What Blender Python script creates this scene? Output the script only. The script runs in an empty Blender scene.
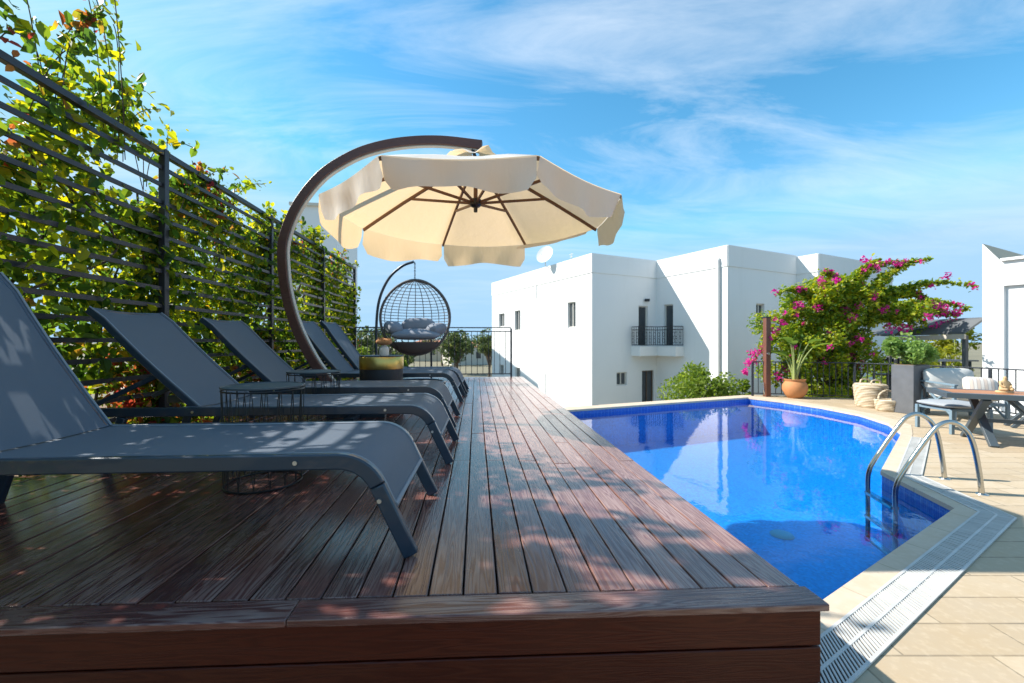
import bpy, bmesh, math, random
from mathutils import Vector, Matrix, noise as mnoise
from mathutils.geometry import tessellate_polygon
import numpy as np

random.seed(7)
PI = math.pi
scene = bpy.context.scene
C = scene.collection

# ------------------------------------------------------------------ site plan
# World: +Y runs along the deck boards, z = 0 is the stone terrace, the deck top is 0.6.
TH = math.atan(36 / 420)              # the camera looks 4.9 degrees to the right of the boards
CT, ST = math.cos(TH), math.sin(TH)
EYE = 1.41
DECK = 0.6


def pl(X, D, z=0.0):
    """site-plan coordinates (right, ahead of the viewer) to world"""
    return Vector((X * CT + D * ST, -X * ST + D * CT, z))


# ------------------------------------------------------------------ node helpers
class NT:
    def __init__(self, name):
        self.m = bpy.data.materials.new(name)
        self.m.use_nodes = True
        self.t = self.m.node_tree
        self.t.nodes.clear()
        self.out = self.t.nodes.new('ShaderNodeOutputMaterial')

    def n(self, typ, ins=None, **kw):
        nd = self.t.nodes.new(typ)
        for k, v in kw.items():
            setattr(nd, k, v)
        for k, v in (ins or {}).items():
            s = nd.inputs[k]
            if hasattr(v, 'is_linked') or isinstance(v, bpy.types.NodeSocket):
                self.t.links.new(v, s)
            else:
                if s.type == 'RGBA' and len(v) == 3:
                    v = (*v, 1)
                s.default_value = v
        return nd

    def math(self, op, a, b=0.0, clamp=False):
        nd = self.n('ShaderNodeMath', {0: a, 1: b}, operation=op, use_clamp=clamp)
        return nd.outputs[0]

    def mix(self, f, a, b):
        nd = self.t.nodes.new('ShaderNodeMix')
        nd.data_type = 'RGBA'
        for i, v in ((0, f), (6, a), (7, b)):
            s = nd.inputs[i]
            if isinstance(v, bpy.types.NodeSocket):
                self.t.links.new(v, s)
            else:
                s.default_value = (*v, 1) if (i > 0 and len(v) == 3) else v
        return nd.outputs[2]

    def ramp(self, f, stops, interp='LINEAR'):
        nd = self.n('ShaderNodeValToRGB', {0: f})
        cr = nd.color_ramp
        cr.interpolation = interp
        while len(cr.elements) < len(stops):
            cr.elements.new(0.5)
        for e, (p, c) in zip(cr.elements, stops):
            e.position = p
            e.color = (*c, 1) if len(c) == 3 else c
        return nd.outputs[0]

    def coord(self, scale=(1, 1, 1), rot=(0, 0, 0), loc=(0, 0, 0), kind='Object'):
        tc = self.n('ShaderNodeTexCoord')
        mp = self.n('ShaderNodeMapping', {'Vector': tc.outputs[kind], 'Scale': scale, 'Rotation': rot, 'Location': loc})
        return mp.outputs[0]

    def noise(self, vec, scale, detail=3, rough=.55, dist=0.0):
        return self.n('ShaderNodeTexNoise', {'Vector': vec, 'Scale': scale, 'Detail': detail, 'Roughness': rough, 'Distortion': dist}).outputs[0]

    def bump(self, h, strength=.2, dist=.01):
        return self.n('ShaderNodeBump', {'Height': h, 'Strength': strength, 'Distance': dist}).outputs[0]

    def pbr(self, **kw):
        ins = {k.replace('_', ' '): v for k, v in kw.items()}
        return self.n('ShaderNodeBsdfPrincipled', ins)

    def finish(self, shader):
        self.t.links.new(shader.outputs[0] if hasattr(shader, 'outputs') else shader, self.out.inputs[0])
        return self.m


M = {}


def simple(key, col, rough=.5, metal=0.0, var=.15, nscale=8, bump=0.0, coat=0.0, bscale=60):
    t = NT(key)
    v = t.coord()
    nz = t.noise(v, nscale, 4)
    c = t.mix(nz, tuple(x * (1 - var) for x in col), tuple(min(1, x * (1 + var)) for x in col))
    r = t.math('MULTIPLY_ADD', nz, .2)
    t.t.nodes[-1].inputs[2].default_value = rough - .1
    kw = dict(Base_Color=c, Roughness=r, Metallic=metal, Coat_Weight=coat)
    if bump:
        kw['Normal'] = t.bump(t.noise(v, bscale, 3), bump, .004)
    M[key] = t.finish(t.pbr(**kw))
    return M[key]


# metals, plastics, fabrics, masonry
simple('frame_metal', (.016, .034, .058), .34, .0, .12, 6, coat=.35)
simple('fence_metal', (.024, .024, .030), .42, .0, .25, 9, bump=.05)
simple('rail_metal', (.018, .024, .035), .4, .0, .2, 9)
simple('black_wire', (.012, .012, .014), .4, .0, .1, 9)
simple('steel', (.52, .51, .47), .2, 1.0, .06, 12)
simple('bolt_metal', (.6, .6, .6), .3, 1.0, .05, 12)
simple('brass', (.62, .43, .13), .34, 1.0, .15, 5)
simple('drum_black', (.02, .022, .027), .5, .0, .2, 8)
simple('arc_strip', (.45, .42, .37), .42, .3, .1, 6)
simple('cushion_grey', (.27, .29, .33), .95, 0, .12, 9, bump=.25, bscale=180)
simple('cushion_white', (.54, .53, .50), .95, 0, .08, 9, bump=.25, bscale=120)
simple('stool_fabric', (.30, .32, .34), .95, 0, .1, 9, bump=.2, bscale=150)
simple('chair_paint', (.16, .23, .28), .45, 0, .1, 9)
simple('table_paint', (.055, .075, .09), .42, 0, .15, 9)
simple('planter_grey', (.10, .105, .115), .7, 0, .35, 5, bump=.2, bscale=30)
simple('terracotta', (.47, .20, .075), .75, 0, .2, 7, bump=.12, bscale=40)
simple('figurine_stone', (.52, .36, .19), .8, 0, .2, 18, bump=.3, bscale=70)
simple('white_plastic', (.52, .515, .49), .5, 0, .25, 5)
simple('channel_dark', (.035, .035, .035), .9, 0, .3, 12)
simple('dark_glass', (.06, .07, .078), .06, 0, .3, 3)
simple('pvc_frame', (.60, .58, .53), .5, 0, .06, 9)
simple('brown_door', (.13, .085, .055), .5, 0, .2, 7)
simple('awning_grey', (.10, .11, .12), .7, 0, .25, 4, bump=.1, bscale=30)
simple('awning_soffit', (.50, .45, .38), .8, 0, .1, 6)
simple('roof_tile', (.42, .17, .09), .8, 0, .25, 6, bump=.3, bscale=12)
simple('far_house', (.62, .58, .50), .85, 0, .08, 2)
simple('far_house_warm', (.55, .46, .34), .85, 0, .1, 2)
simple('soil', (.23, .15, .085), .95, 0, .45, 14, bump=.8, bscale=45)
simple('ground', (.19, .17, .11), .95, 0, .5, .12, bump=.3, bscale=3)
simple('bark', (.10, .07, .045), .9, 0, .35, 14, bump=.6, bscale=40)
simple('vine_stem', (.075, .05, .035), .9, 0, .35, 14, bump=.5, bscale=60)
simple('green_stem', (.28, .33, .10), .7, 0, .2, 14)
simple('vase_white', (.60, .58, .54), .5, 0, .08, 12)
simple('dried_flower', (.42, .21, .09), .95, 0, .4, 40, bump=.6, bscale=90)
simple('white_pole', (.70, .70, .68), .4, 0, .05, 12)
simple('grey_cloth', (.34, .36, .38), .9, 0, .1, 5)


def wood_mat(key, dark, light, grey, wear, rough, seed=0.0, along='y', scale=1.0, sun_shade_tint=None, spec=.5):
    """boards with long grain: random tint per board, cathedral rings, pale worn streaks"""
    t = NT(key)
    tc = t.n('ShaderNodeTexCoord')
    geo = t.n('ShaderNodeNewGeometry')
    rnd = geo.outputs['Random Per Island']
    off = t.n('ShaderNodeCombineXYZ', {0: t.math('MULTIPLY', rnd, 31.0), 1: t.math('MULTIPLY', rnd, 57.0), 2: seed})
    add = t.n('ShaderNodeVectorMath', {0: tc.outputs['Object'], 1: off.outputs[0]}, operation='ADD').outputs[0]
    st = (1, .10, 1) if along == 'y' else (.10, 1, 1)
    if along == 'xz':
        st = (.10, 1, 1)
    mp = t.n('ShaderNodeMapping', {'Vector': add, 'Scale': st}).outputs[0]
    ringn = t.noise(t.n('ShaderNodeMapping', {'Vector': add, 'Scale': (1, .05, 1) if along == 'y' else ((.05, 1, 1))}).outputs[0], 19 * scale, 2, .5, .15)
    wav = t.math('MULTIPLY_ADD', t.math('SINE', t.math('MULTIPLY', ringn, 95.0)), .5)
    t.t.nodes[-1].inputs[2].default_value = .5
    fine = t.noise(t.n('ShaderNodeMapping', {'Vector': add, 'Scale': (1, .022, 1) if along == 'y' else (.022, 1, 1)}).outputs[0], 260 * scale, 4, .7)
    blot = t.noise(t.n('ShaderNodeMapping', {'Vector': add, 'Scale': (1, .4, 1) if along == 'y' else (.4, 1, 1)}).outputs[0], 4.2, 5, .65)
    blot2 = t.noise(add, 1.3, 3, .5)
    grain = t.math('MULTIPLY_ADD', wav, .6)
    t.t.nodes[-1].inputs[2].default_value = 0
    grain = t.math('ADD', grain, t.math('MULTIPLY', fine, .5))
    base = t.mix(rnd, dark, light)
    base = t.mix(t.ramp(grain, [(.30, (0, 0, 0)), (.75, (1, 1, 1))]), t.mix(.5, base, dark), base)
    worn = t.math('MULTIPLY', t.ramp(blot, [(.40, (0, 0, 0)), (.66, (1, 1, 1))]), t.ramp(grain, [(.36, (0, 0, 0)), (.62, (1, 1, 1))]))
    worn = t.math('MULTIPLY', worn, t.math('MULTIPLY_ADD', blot2, 1.2))
    t.t.nodes[-2].inputs[2].default_value = -.05
    worn = t.math('MULTIPLY', worn, wear, clamp=True)
    if sun_shade_tint:  # boards paler to the right, darker left: sun and lounger shade put into colour
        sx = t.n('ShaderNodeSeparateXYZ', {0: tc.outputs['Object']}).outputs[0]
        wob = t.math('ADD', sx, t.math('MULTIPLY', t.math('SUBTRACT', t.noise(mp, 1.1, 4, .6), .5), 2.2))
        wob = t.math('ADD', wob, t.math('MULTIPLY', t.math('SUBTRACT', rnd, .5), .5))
        bl = t.n('ShaderNodeMapRange', {0: wob, 1: sun_shade_tint[0], 2: sun_shade_tint[1], 3: 0.0, 4: 1.0}, interpolation_type='SMOOTHSTEP').outputs[0]
        tone = t.mix(t.ramp(grain, [(.25, (0, 0, 0)), (.8, (1, 1, 1))]), sun_shade_tint[2], sun_shade_tint[3])
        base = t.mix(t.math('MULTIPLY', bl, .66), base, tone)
    col = t.mix(worn, base, grey)
    rg = t.math('MULTIPLY_ADD', blot, .35)
    t.t.nodes[-1].inputs[2].default_value = rough - .17
    b = t.bump(grain, .28, .004)
    M[key] = t.finish(t.pbr(Base_Color=col, Roughness=rg, Normal=b, Specular_IOR_Level=spec, Coat_Weight=.3 if sun_shade_tint else 0.0, Coat_Roughness=.16))


wood_mat('deck_wood', (.070, .018, .014), (.17, .052, .038), (.50, .36, .30), .6, .22, sun_shade_tint=(-.75, 1.2, (.25, .125, .105), (.40, .25, .21)))
wood_mat('border_wood', (.075, .017, .013), (.15, .040, .030), (.46, .33, .28), .65, .26, 3.1, along='x', sun_shade_tint=(-.9, 1.3, (.13, .05, .042), (.24, .125, .10)))
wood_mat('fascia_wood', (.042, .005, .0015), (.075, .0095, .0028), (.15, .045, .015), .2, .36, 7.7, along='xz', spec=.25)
wood_mat('arc_wood', (.075, .030, .024), (.11, .045, .032), (.22, .13, .10), .25, .38, 2.2, along='xz')
wood_mat('rib_wood', (.13, .055, .025), (.17, .075, .035), (.2, .12, .07), .2, .5, 5.1, along='x')
wood_mat('table_wood', (.36, .14, .055), (.44, .19, .08), (.5, .3, .18), .3, .5, 1.1, along='x')
wood_mat('post_wood', (.13, .045, .025), (.16, .06, .035), (.22, .13, .1), .3, .5, 1.9, along='xz')


def sling():
    t = NT('sling')
    v = t.coord()
    w = t.n('ShaderNodeTexWave', {'Vector': v, 'Scale': 140, 'Distortion': .6}, wave_type='BANDS', bands_direction='X').outputs[1]
    w2 = t.n('ShaderNodeTexWave', {'Vector': v, 'Scale': 140, 'Distortion': .6}, wave_type='BANDS', bands_direction='Y').outputs[1]
    h = t.math('ADD', w, w2)
    nz = t.noise(v, 5, 4)
    c = t.mix(t.math('MULTIPLY', h, .5), (.105, .138, .185), (.185, .228, .29))
    c = t.mix(t.math('MULTIPLY', nz, .35), c, (.18, .23, .30))
    p = t.pbr(Base_Color=c, Roughness=.62, Normal=t.bump(h, .25, .002), Sheen_Weight=.15)
    tr = t.n('ShaderNodeBsdfTranslucent', {'Color': (.20, .235, .28)})
    mx = t.n('ShaderNodeMixShader', {0: .38, 1: p.outputs[0], 2: tr.outputs[0]})
    M['sling'] = t.finish(mx)
    simple('piping', (.24, .26, .29), .6, 0, .08, 9)


sling()


def canvas():
    t = NT('canvas')
    v = t.coord()
    nz = t.noise(v, 2.4, 5, .6)
    stain = t.ramp(t.noise(v, 1.1, 4, .6), [(.45, (0, 0, 0)), (.72, (1, 1, 1))])
    c = t.mix(nz, (.79, .78, .745), (.84, .83, .80))
    c = t.mix(t.math('MULTIPLY', stain, .22), c, (.68, .64, .56))
    b = t.bump(t.noise(t.coord(scale=(1, 1, .4)), 9, 3, .5, .3), .3, .02)
    d = t.n('ShaderNodeBsdfDiffuse', {'Color': c, 'Normal': b})
    tr = t.n('ShaderNodeBsdfTranslucent', {'Color': t.mix(.8, c, (.90, .58, .22)), 'Normal': b})
    M['canvas'] = t.finish(t.n('ShaderNodeMixShader', {0: .42, 1: d.outputs[0], 2: tr.outputs[0]}))


canvas()


def leaf_mat(key, stops, red=None, trans=.45, gloss=.42, spots=.9):
    t = NT(key)
    geo = t.n('ShaderNodeNewGeometry')
    tc = t.n('ShaderNodeTexCoord')
    rnd = geo.outputs['Random Per Island']
    clump = t.noise(tc.outputs['Object'], 1.7, 3, .6)
    f = t.math('ADD', t.math('MULTIPLY', rnd, .62), t.math('MULTIPLY', clump, .55))
    f = t.math('SUBTRACT', f, .1, clamp=True)
    c = t.ramp(f, stops)
    if red:
        rz = t.noise(tc.outputs['Object'], spots, 3, .6)
        k = t.math('ADD', rz, t.math('MULTIPLY', t.math('SUBTRACT', rnd, .5), .28))
        rf = t.ramp(k, [(red[0], (0, 0, 0)), (red[0] + .05, (1, 1, 1))])
        rc = t.ramp(t.math('FRACT', t.math('MULTIPLY', rnd, 13.0)), red[1])
        c = t.mix(rf, c, rc)
    p = t.pbr(Base_Color=c, Roughness=gloss, Specular_IOR_Level=.4)
    hs = t.n('ShaderNodeHueSaturation', {'Hue': .483, 'Saturation': 1.08, 'Value': 2.3, 'Color': c})
    tr = t.n('ShaderNodeBsdfTranslucent', {'Color': hs.outputs[0]})
    M[key] = t.finish(t.n('ShaderNodeMixShader', {0: trans, 1: p.outputs[0], 2: tr.outputs[0]}))


leaf_mat('vine_leaf', [(0, (.022, .058, .012)), (.40, (.055, .115, .016)), (.62, (.16, .21, .020)), (.8, (.36, .34, .03)), (1, (.46, .36, .03))],
         trans=.62, red=(.605, [(0, (.16, .035, .03)), (.5, (.24, .075, .03)), (1, (.30, .15, .04))]))
leaf_mat('bougainvillea_leaf', [(0, (.032, .085, .015)), (.34, (.115, .205, .020)), (.64, (.28, .33, .028)), (1, (.46, .38, .035))], trans=.45)
leaf_mat('shrub_leaf', [(0, (.045, .09, .015)), (.5, (.13, .20, .026)), (1, (.24, .29, .05))], trans=.45)
leaf_mat('planter_leaf', [(0, (.06, .13, .03)), (.5, (.15, .25, .06)), (1, (.27, .36, .09))], trans=.42)
leaf_mat('hedge_leaf', [(0, (.06, .09, .01)), (.5, (.18, .21, .018)), (1, (.32, .30, .03))], trans=.5)
leaf_mat('far_leaf', [(0, (.035, .06, .02)), (.5, (.065, .095, .03)), (1, (.12, .14, .045))], trans=.3)
leaf_mat('palm_leaf', [(0, (.05, .10, .02)), (1, (.11, .17, .03))], trans=.45)
leaf_mat('bract', [(0, (.30, .012, .12)), (.5, (.50, .028, .22)), (1, (.62, .08, .30))], trans=.45)


def stucco(key, col):
    t = NT(key)
    v = t.coord()
    nz = t.noise(v, .8, 5, .6)
    drip = t.noise(t.coord(scale=(1.2, 1.2, .10)), 2.2, 5, .65)
    c = t.mix(nz, tuple(x * .95 for x in col), col)
    c = t.mix(t.math('MULTIPLY', t.ramp(drip, [(.56, (0, 0, 0)), (.8, (1, 1, 1))]), .25), c, tuple(x * f for x, f in zip(col, (.80, .79, .76))))
    M[key] = t.finish(t.pbr(Base_Color=c, Roughness=.85, Normal=t.bump(t.noise(v, 45, 4), .25, .01), Specular_IOR_Level=.25))


stucco('white_stucco', (.80, .80, .79))


def stone(key, c1, c2, mortar, roww, rowh, rot, loc=(0, 0, 0), msize=.006):
    t = NT(key)
    v = t.coord(rot=(0, 0, rot), loc=loc)
    br = t.n('ShaderNodeTexBrick', {'Vector': v, 'Color1': c1, 'Color2': c2, 'Mortar': mortar, 'Scale': 1.0, 'Mortar Size': msize,
                                    'Mortar Smooth': .3, 'Bias': 0.0, 'Brick Width': roww, 'Row Height': rowh}, offset=.37, squash=1.0)
    nz = t.noise(v, 3.2, 6, .65)
    nz2 = t.noise(v, 22, 4, .6)
    c = t.mix(t.math('MULTIPLY', t.ramp(nz, [(.35, (0, 0, 0)), (.7, (1, 1, 1))]), .55), br.outputs[0], tuple(x * f for x, f in zip(c1, (.80, .72, .58))))
    c = t.mix(t.math('MULTIPLY', t.ramp(nz2, [(.5, (0, 0, 0)), (.75, (1, 1, 1))]), .35), c, tuple(min(1, x * 1.18) for x in c1))
    hgt = t.math('SUBTRACT', t.math('MULTIPLY', nz2, .3), br.outputs[1])
    M[key] = t.finish(t.pbr(Base_Color=c, Roughness=.72, Normal=t.bump(hgt, .35, .006), Specular_IOR_Level=.35))


stone('terrace_stone', (.52, .425, .305), (.40, .315, .215), (.22, .18, .125), .62, .215, TH, (.1, .05, 0))
stone('coping_stone', (.60, .50, .39), (.56, .46, .35), (.40, .33, .24), .5, 3.0, TH - .5)


def mosaic(key, a, b):
    t = NT(key)
    v = t.coord()
    cell = t.n('ShaderNodeTexVoronoi', {'Vector': v, 'Scale': 38.0, 'Randomness': .12}, distance='CHEBYCHEV')
    rnd = t.n('ShaderNodeSeparateColor', {0: cell.outputs['Color']}).outputs[0]
    c = t.mix(rnd, a, b)
    c = t.mix(t.math('MULTIPLY', t.noise(v, 1.8, 4, .6), .45), c, b)
    gro = t.ramp(cell.outputs['Distance'], [(.40, (0, 0, 0)), (.5, (1, 1, 1))])
    c = t.mix(t.math('MULTIPLY', gro, .35), c, (.30, .50, .66))
    M[key] = t.finish(t.pbr(Base_Color=c, Roughness=.3))


mosaic('pool_tile', (.002, .19, .50), (.014, .42, .84))
mosaic('band_tile', (.006, .06, .36), (.012, .12, .52))


def water():
    t = NT('water')
    v = t.coord()
    w1 = t.noise(t.coord(scale=(1, .7, 1), rot=(0, 0, .5)), 2.6, 3, .5)
    w2 = t.noise(v, 11, 2, .5)
    h = t.math('ADD', w1, t.math('MULTIPLY', w2, .18))
    b = t.bump(h, .022, .12)
    fr = t.n('ShaderNodeFresnel', {'IOR': 1.29, 'Normal': b})
    tr = t.n('ShaderNodeBsdfTransparent', {'Color': (.42, .82, .975)})
    gl = t.n('ShaderNodeBsdfGlossy', {'Color': (1, 1, 1), 'Roughness': .02, 'Normal': b})
    M['water'] = t.finish(t.n('ShaderNodeMixShader', {0: fr.outputs[0], 1: tr.outputs[0], 2: gl.outputs[0]}))


water()


def wicker():
    t = NT('wicker')
    v = t.coord()
    sx = t.n('ShaderNodeTexWave', {'Vector': v, 'Scale': 9, 'Distortion': .5}, wave_type='BANDS', bands_direction='Z').outputs[1]
    ang = t.n('ShaderNodeTexWave', {'Vector': v, 'Scale': 5, 'Distortion': .4}, wave_type='BANDS', bands_direction='DIAGONAL').outputs[1]
    h = t.math('ADD', sx, t.math('MULTIPLY', ang, .8))
    c = t.ramp(t.math('MULTIPLY', h, .55), [(0, (.30, .20, .11)), (.5, (.52, .42, .29)), (1, (.64, .56, .43))])
    M['wicker'] = t.finish(t.pbr(Base_Color=c, Roughness=.75, Normal=t.bump(h, .6, .01)))
    t = NT('rattan')
    v = t.coord()
    sx = t.n('ShaderNodeTexWave', {'Vector': v, 'Scale': 22, 'Distortion': 1.5}, wave_type='BANDS', bands_direction='DIAGONAL').outputs[1]
    c = t.mix(sx, (.06, .05, .048), (.19, .16, .145))
    M['rattan'] = t.finish(t.pbr(Base_Color=c, Roughness=.6, Normal=t.bump(sx, .5, .006)))


wicker()


def striped():
    t = NT('striped_fabric')
    v = t.coord(rot=(0, 0, .2))
    s = t.n('ShaderNodeTexWave', {'Vector': v, 'Scale': 3.2, 'Distortion': .3}, wave_type='BANDS', bands_direction='X').outputs[1]
    c = t.ramp(s, [(.3, (.68, .64, .58)), (.5, (.36, .31, .31)), (.7, (.62, .52, .44))])
    M['striped_fabric'] = t.finish(t.pbr(Base_Color=c, Roughness=.95))


striped()

# ------------------------------------------------------------------ mesh helpers
class MB:
    def __init__(self):
        self.v, self.f, self.mi = [], [], []

    def add(self, vs, fs, mi=0):
        o = len(self.v)
        self.v += [tuple(p) for p in vs]
        self.f += [tuple(i + o for i in q) for q in fs]
        self.mi += [mi] * len(fs)
        return self

    def box(self, c, s, rot=None, mi=0):
        x, y, z = (k / 2 for k in s)
        vs = [Vector((a, b, d)) for a in (-x, x) for b in (-y, y) for d in (-z, z)]
        if rot is not None:
            vs = [rot @ p for p in vs]
        vs = [p + Vector(c) for p in vs]
        return self.add(vs, [(0, 1, 3, 2), (4, 6, 7, 5), (0, 4, 5, 1), (2, 3, 7, 6), (0, 2, 6, 4), (1, 5, 7, 3)], mi)

    def beam(self, p0, p1, w, h, up=(0, 0, 1), mi=0):
        p0, p1 = Vector(p0), Vector(p1)
        d = (p1 - p0)
        L = d.length
        d.normalize()
        up = Vector(up)
        if abs(d.dot(up)) > .98:
            up = Vector((0, 1, 0))
        s = d.cross(up).normalized()
        u = s.cross(d)
        vs = []
        for p in (p0, p1):
            for a, b in ((-1, -1), (1, -1), (1, 1), (-1, 1)):
                vs.append(p + s * a * w / 2 + u * b * h / 2)
        return self.add(vs, [(3, 2, 1, 0), (4, 5, 6, 7), (0, 1, 5, 4), (1, 2, 6, 5), (2, 3, 7, 6), (3, 0, 4, 7)], mi)

    def tube(self, pts, r, n=8, closed=False, mi=0, caps=True):
        pts = [Vector(p) for p in pts]
        N = len(pts)
        rs = r if isinstance(r, (list, tuple)) else [r] * N
        vs, fs = [], []
        prev = None
        for i, p in enumerate(pts):
            a = pts[(i - 1) % N] if (closed or i > 0) else p
            b = pts[(i + 1) % N] if (closed or i < N - 1) else p
            t = (b - a).normalized()
            if prev is None:
                ref = Vector((0, 0, 1)) if abs(t.z) < .9 else Vector((1, 0, 0))
                s = t.cross(ref).normalized()
            else:
                s = (prev - t * prev.dot(t)).normalized()
            prev = s
            u = t.cross(s)
            for k in range(n):
                a_ = 2 * PI * k / n
                vs.append(p + (s * math.cos(a_) + u * math.sin(a_)) * rs[i])
        m = N if closed else N - 1
        for i in range(m):
            j = (i + 1) % N
            for k in range(n):
                l = (k + 1) % n
                fs.append((i * n + k, i * n + l, j * n + l, j * n + k))
        if caps and not closed:
            fs.append(tuple(range(n))[::-1])
            fs.append(tuple((N - 1) * n + k for k in range(n)))
        return self.add(vs, fs, mi)

    def lathe(self, prof, c=(0, 0, 0), n=32, mi=0, sx=1.0, sy=1.0):
        vs, fs = [], []
        for r, z in prof:
            for k in range(n):
                a = 2 * PI * k / n
                vs.append((c[0] + r * math.cos(a) * sx, c[1] + r * math.sin(a) * sy, c[2] + z))
        for i in range(len(prof) - 1):
            for k in range(n):
                l = (k + 1) % n
                fs.append((i * n + k, i * n + l, (i + 1) * n + l, (i + 1) * n + k))
        return self.add(vs, fs, mi)

    def sweep(self, path, w, h, y0=0.0, mi=0, taper=None):
        """rectangular bar along a path of (x, z) points in the plane y = y0"""
        P = [Vector((x, 0, z)) for x, z in path]
        vs, fs = [], []
        for i, p in enumerate(P):
            a, b = P[max(0, i - 1)], P[min(len(P) - 1, i + 1)]
            t = (b - a).normalized()
            nrm = Vector((-t.z, 0, t.x))
            for sy, sn in ((-1, -1), (1, -1), (1, 1), (-1, 1)):
                vs.append(p + nrm * sn * h / 2 + Vector((0, y0 + sy * w / 2, 0)))
        for i in range(len(P) - 1):
            for k in range(4):
                l = (k + 1) % 4
                fs.append((i * 4 + k, i * 4 + l, i * 4 + 4 + l, i * 4 + 4 + k))
        e = (len(P) - 1) * 4
        fs += [(3, 2, 1, 0), (e, e + 1, e + 2, e + 3)]
        return self.add(vs, fs, mi)

    def prism(self, poly, z0, z1, mi=0):
        n = len(poly)
        vs = [(p[0], p[1], z0) for p in poly] + [(p[0], p[1], z1) for p in poly]
        fs = [tuple(range(n))[::-1], tuple(range(n, 2 * n))]
        fs += [(i, (i + 1) % n, n + (i + 1) % n, n + i) for i in range(n)]
        return self.add(vs, fs, mi)

    def pillow(self, c, s, rot=None, n=10, puff=2.6, mi=0):
        """superellipsoid cushion"""
        vs, fs = [], []
        R = rot or Matrix.Identity(3)

        def sp(x, e):
            return math.copysign(abs(x) ** e, x)
        for i in range(n + 1):
            la = -PI / 2 + PI * i / n
            for k in range(2 * n):
                lo = 2 * PI * k / (2 * n)
                p = Vector((sp(math.cos(la), .5) * sp(math.cos(lo), .4) * s[0] / 2, sp(math.cos(la), .5) * sp(math.sin(lo), .4) * s[1] / 2, sp(math.sin(la), .9) * s[2] / 2))
                p.z *= 1 - .25 * (abs(p.x) / (s[0] / 2)) ** 3 - .2 * (abs(p.y) / (s[1] / 2)) ** 3
                vs.append(R @ p + Vector(c))
        for i in range(n):
            for k in range(2 * n):
                l = (k + 1) % (2 * n)
                fs.append((i * 2 * n + k, i * 2 * n + l, (i + 1) * 2 * n + l, (i + 1) * 2 * n + k))
        return self.add(vs, fs, mi)

    def build(self, name, mat, parent=None, bevel=0.0, smooth=40, world=False):
        me = bpy.data.meshes.new(name)
        off = Vector(parent.location) if (world and parent is not None) else Vector((0, 0, 0))
        if world and parent is not None and parent.parent is not None:
            off = off + Vector(parent.parent.location)
        vs = [tuple(Vector(p) - off) for p in self.v]
        me.from_pydata(vs, [], self.f)
        for m in (mat if isinstance(mat, (list, tuple)) else [mat]):
            me.materials.append(M[m])
        me.polygons.foreach_set('material_index', self.mi)
        bm = bmesh.new()
        bm.from_mesh(me)
        bmesh.ops.remove_doubles(bm, verts=bm.verts, dist=1e-5)
        bmesh.ops.recalc_face_normals(bm, faces=bm.faces)
        bm.to_mesh(me)
        bm.free()
        if smooth:
            me.polygons.foreach_set('use_smooth', [True] * len(me.polygons))
            me.set_sharp_from_angle(angle=math.radians(smooth))
        o = bpy.data.objects.new(name, me)
        C.objects.link(o)
        if parent is not None:
            o.parent = parent
        if bevel:
            b = o.modifiers.new('edge', 'BEVEL')
            b.width = bevel
            b.segments = 2
            b.limit_method = 'ANGLE'
            b.angle_limit = math.radians(40)
        return o


def face_up(o):
    me = o.data
    if me.polygons[0].normal.z < 0:
        me.flip_normals()
    return o


def raw_mesh(name, verts, faces, mat, parent=None, smooth=False, idx=None):
    """fast route for leaf clouds (numpy arrays)"""
    me = bpy.data.meshes.new(name)
    me.from_pydata(verts, [], faces)
    for m in (mat if isinstance(mat, (list, tuple)) else [mat]):
        me.materials.append(M[m])
    if smooth:
        me.polygons.foreach_set('use_smooth', [True] * len(me.polygons))
    o = bpy.data.objects.new(name, me)
    C.objects.link(o)
    if parent is not None:
        o.parent = parent
    return o


def tag(o, label, cat, group=None):
    o['label'] = label
    o['category'] = cat
    if group:
        o['group'] = group
    return o


def thing(name, label, cat, loc=(0, 0, 0), rz=0.0, group=None):
    o = bpy.data.objects.new(name, None)
    o.empty_display_size = .2
    C.objects.link(o)
    o.location = loc
    o.rotation_euler = (0, 0, rz)
    return tag(o, label, cat, group)


def struct(o):
    o['kind'] = 'structure'
    return o


def copy_tree(o, parent=None):
    c = o.copy()
    C.objects.link(c)
    if parent is not None:
        c.parent = parent
    for ch in list(o.children):
        copy_tree(ch, c)
    return c


RNG = np.random.default_rng(11)


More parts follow.
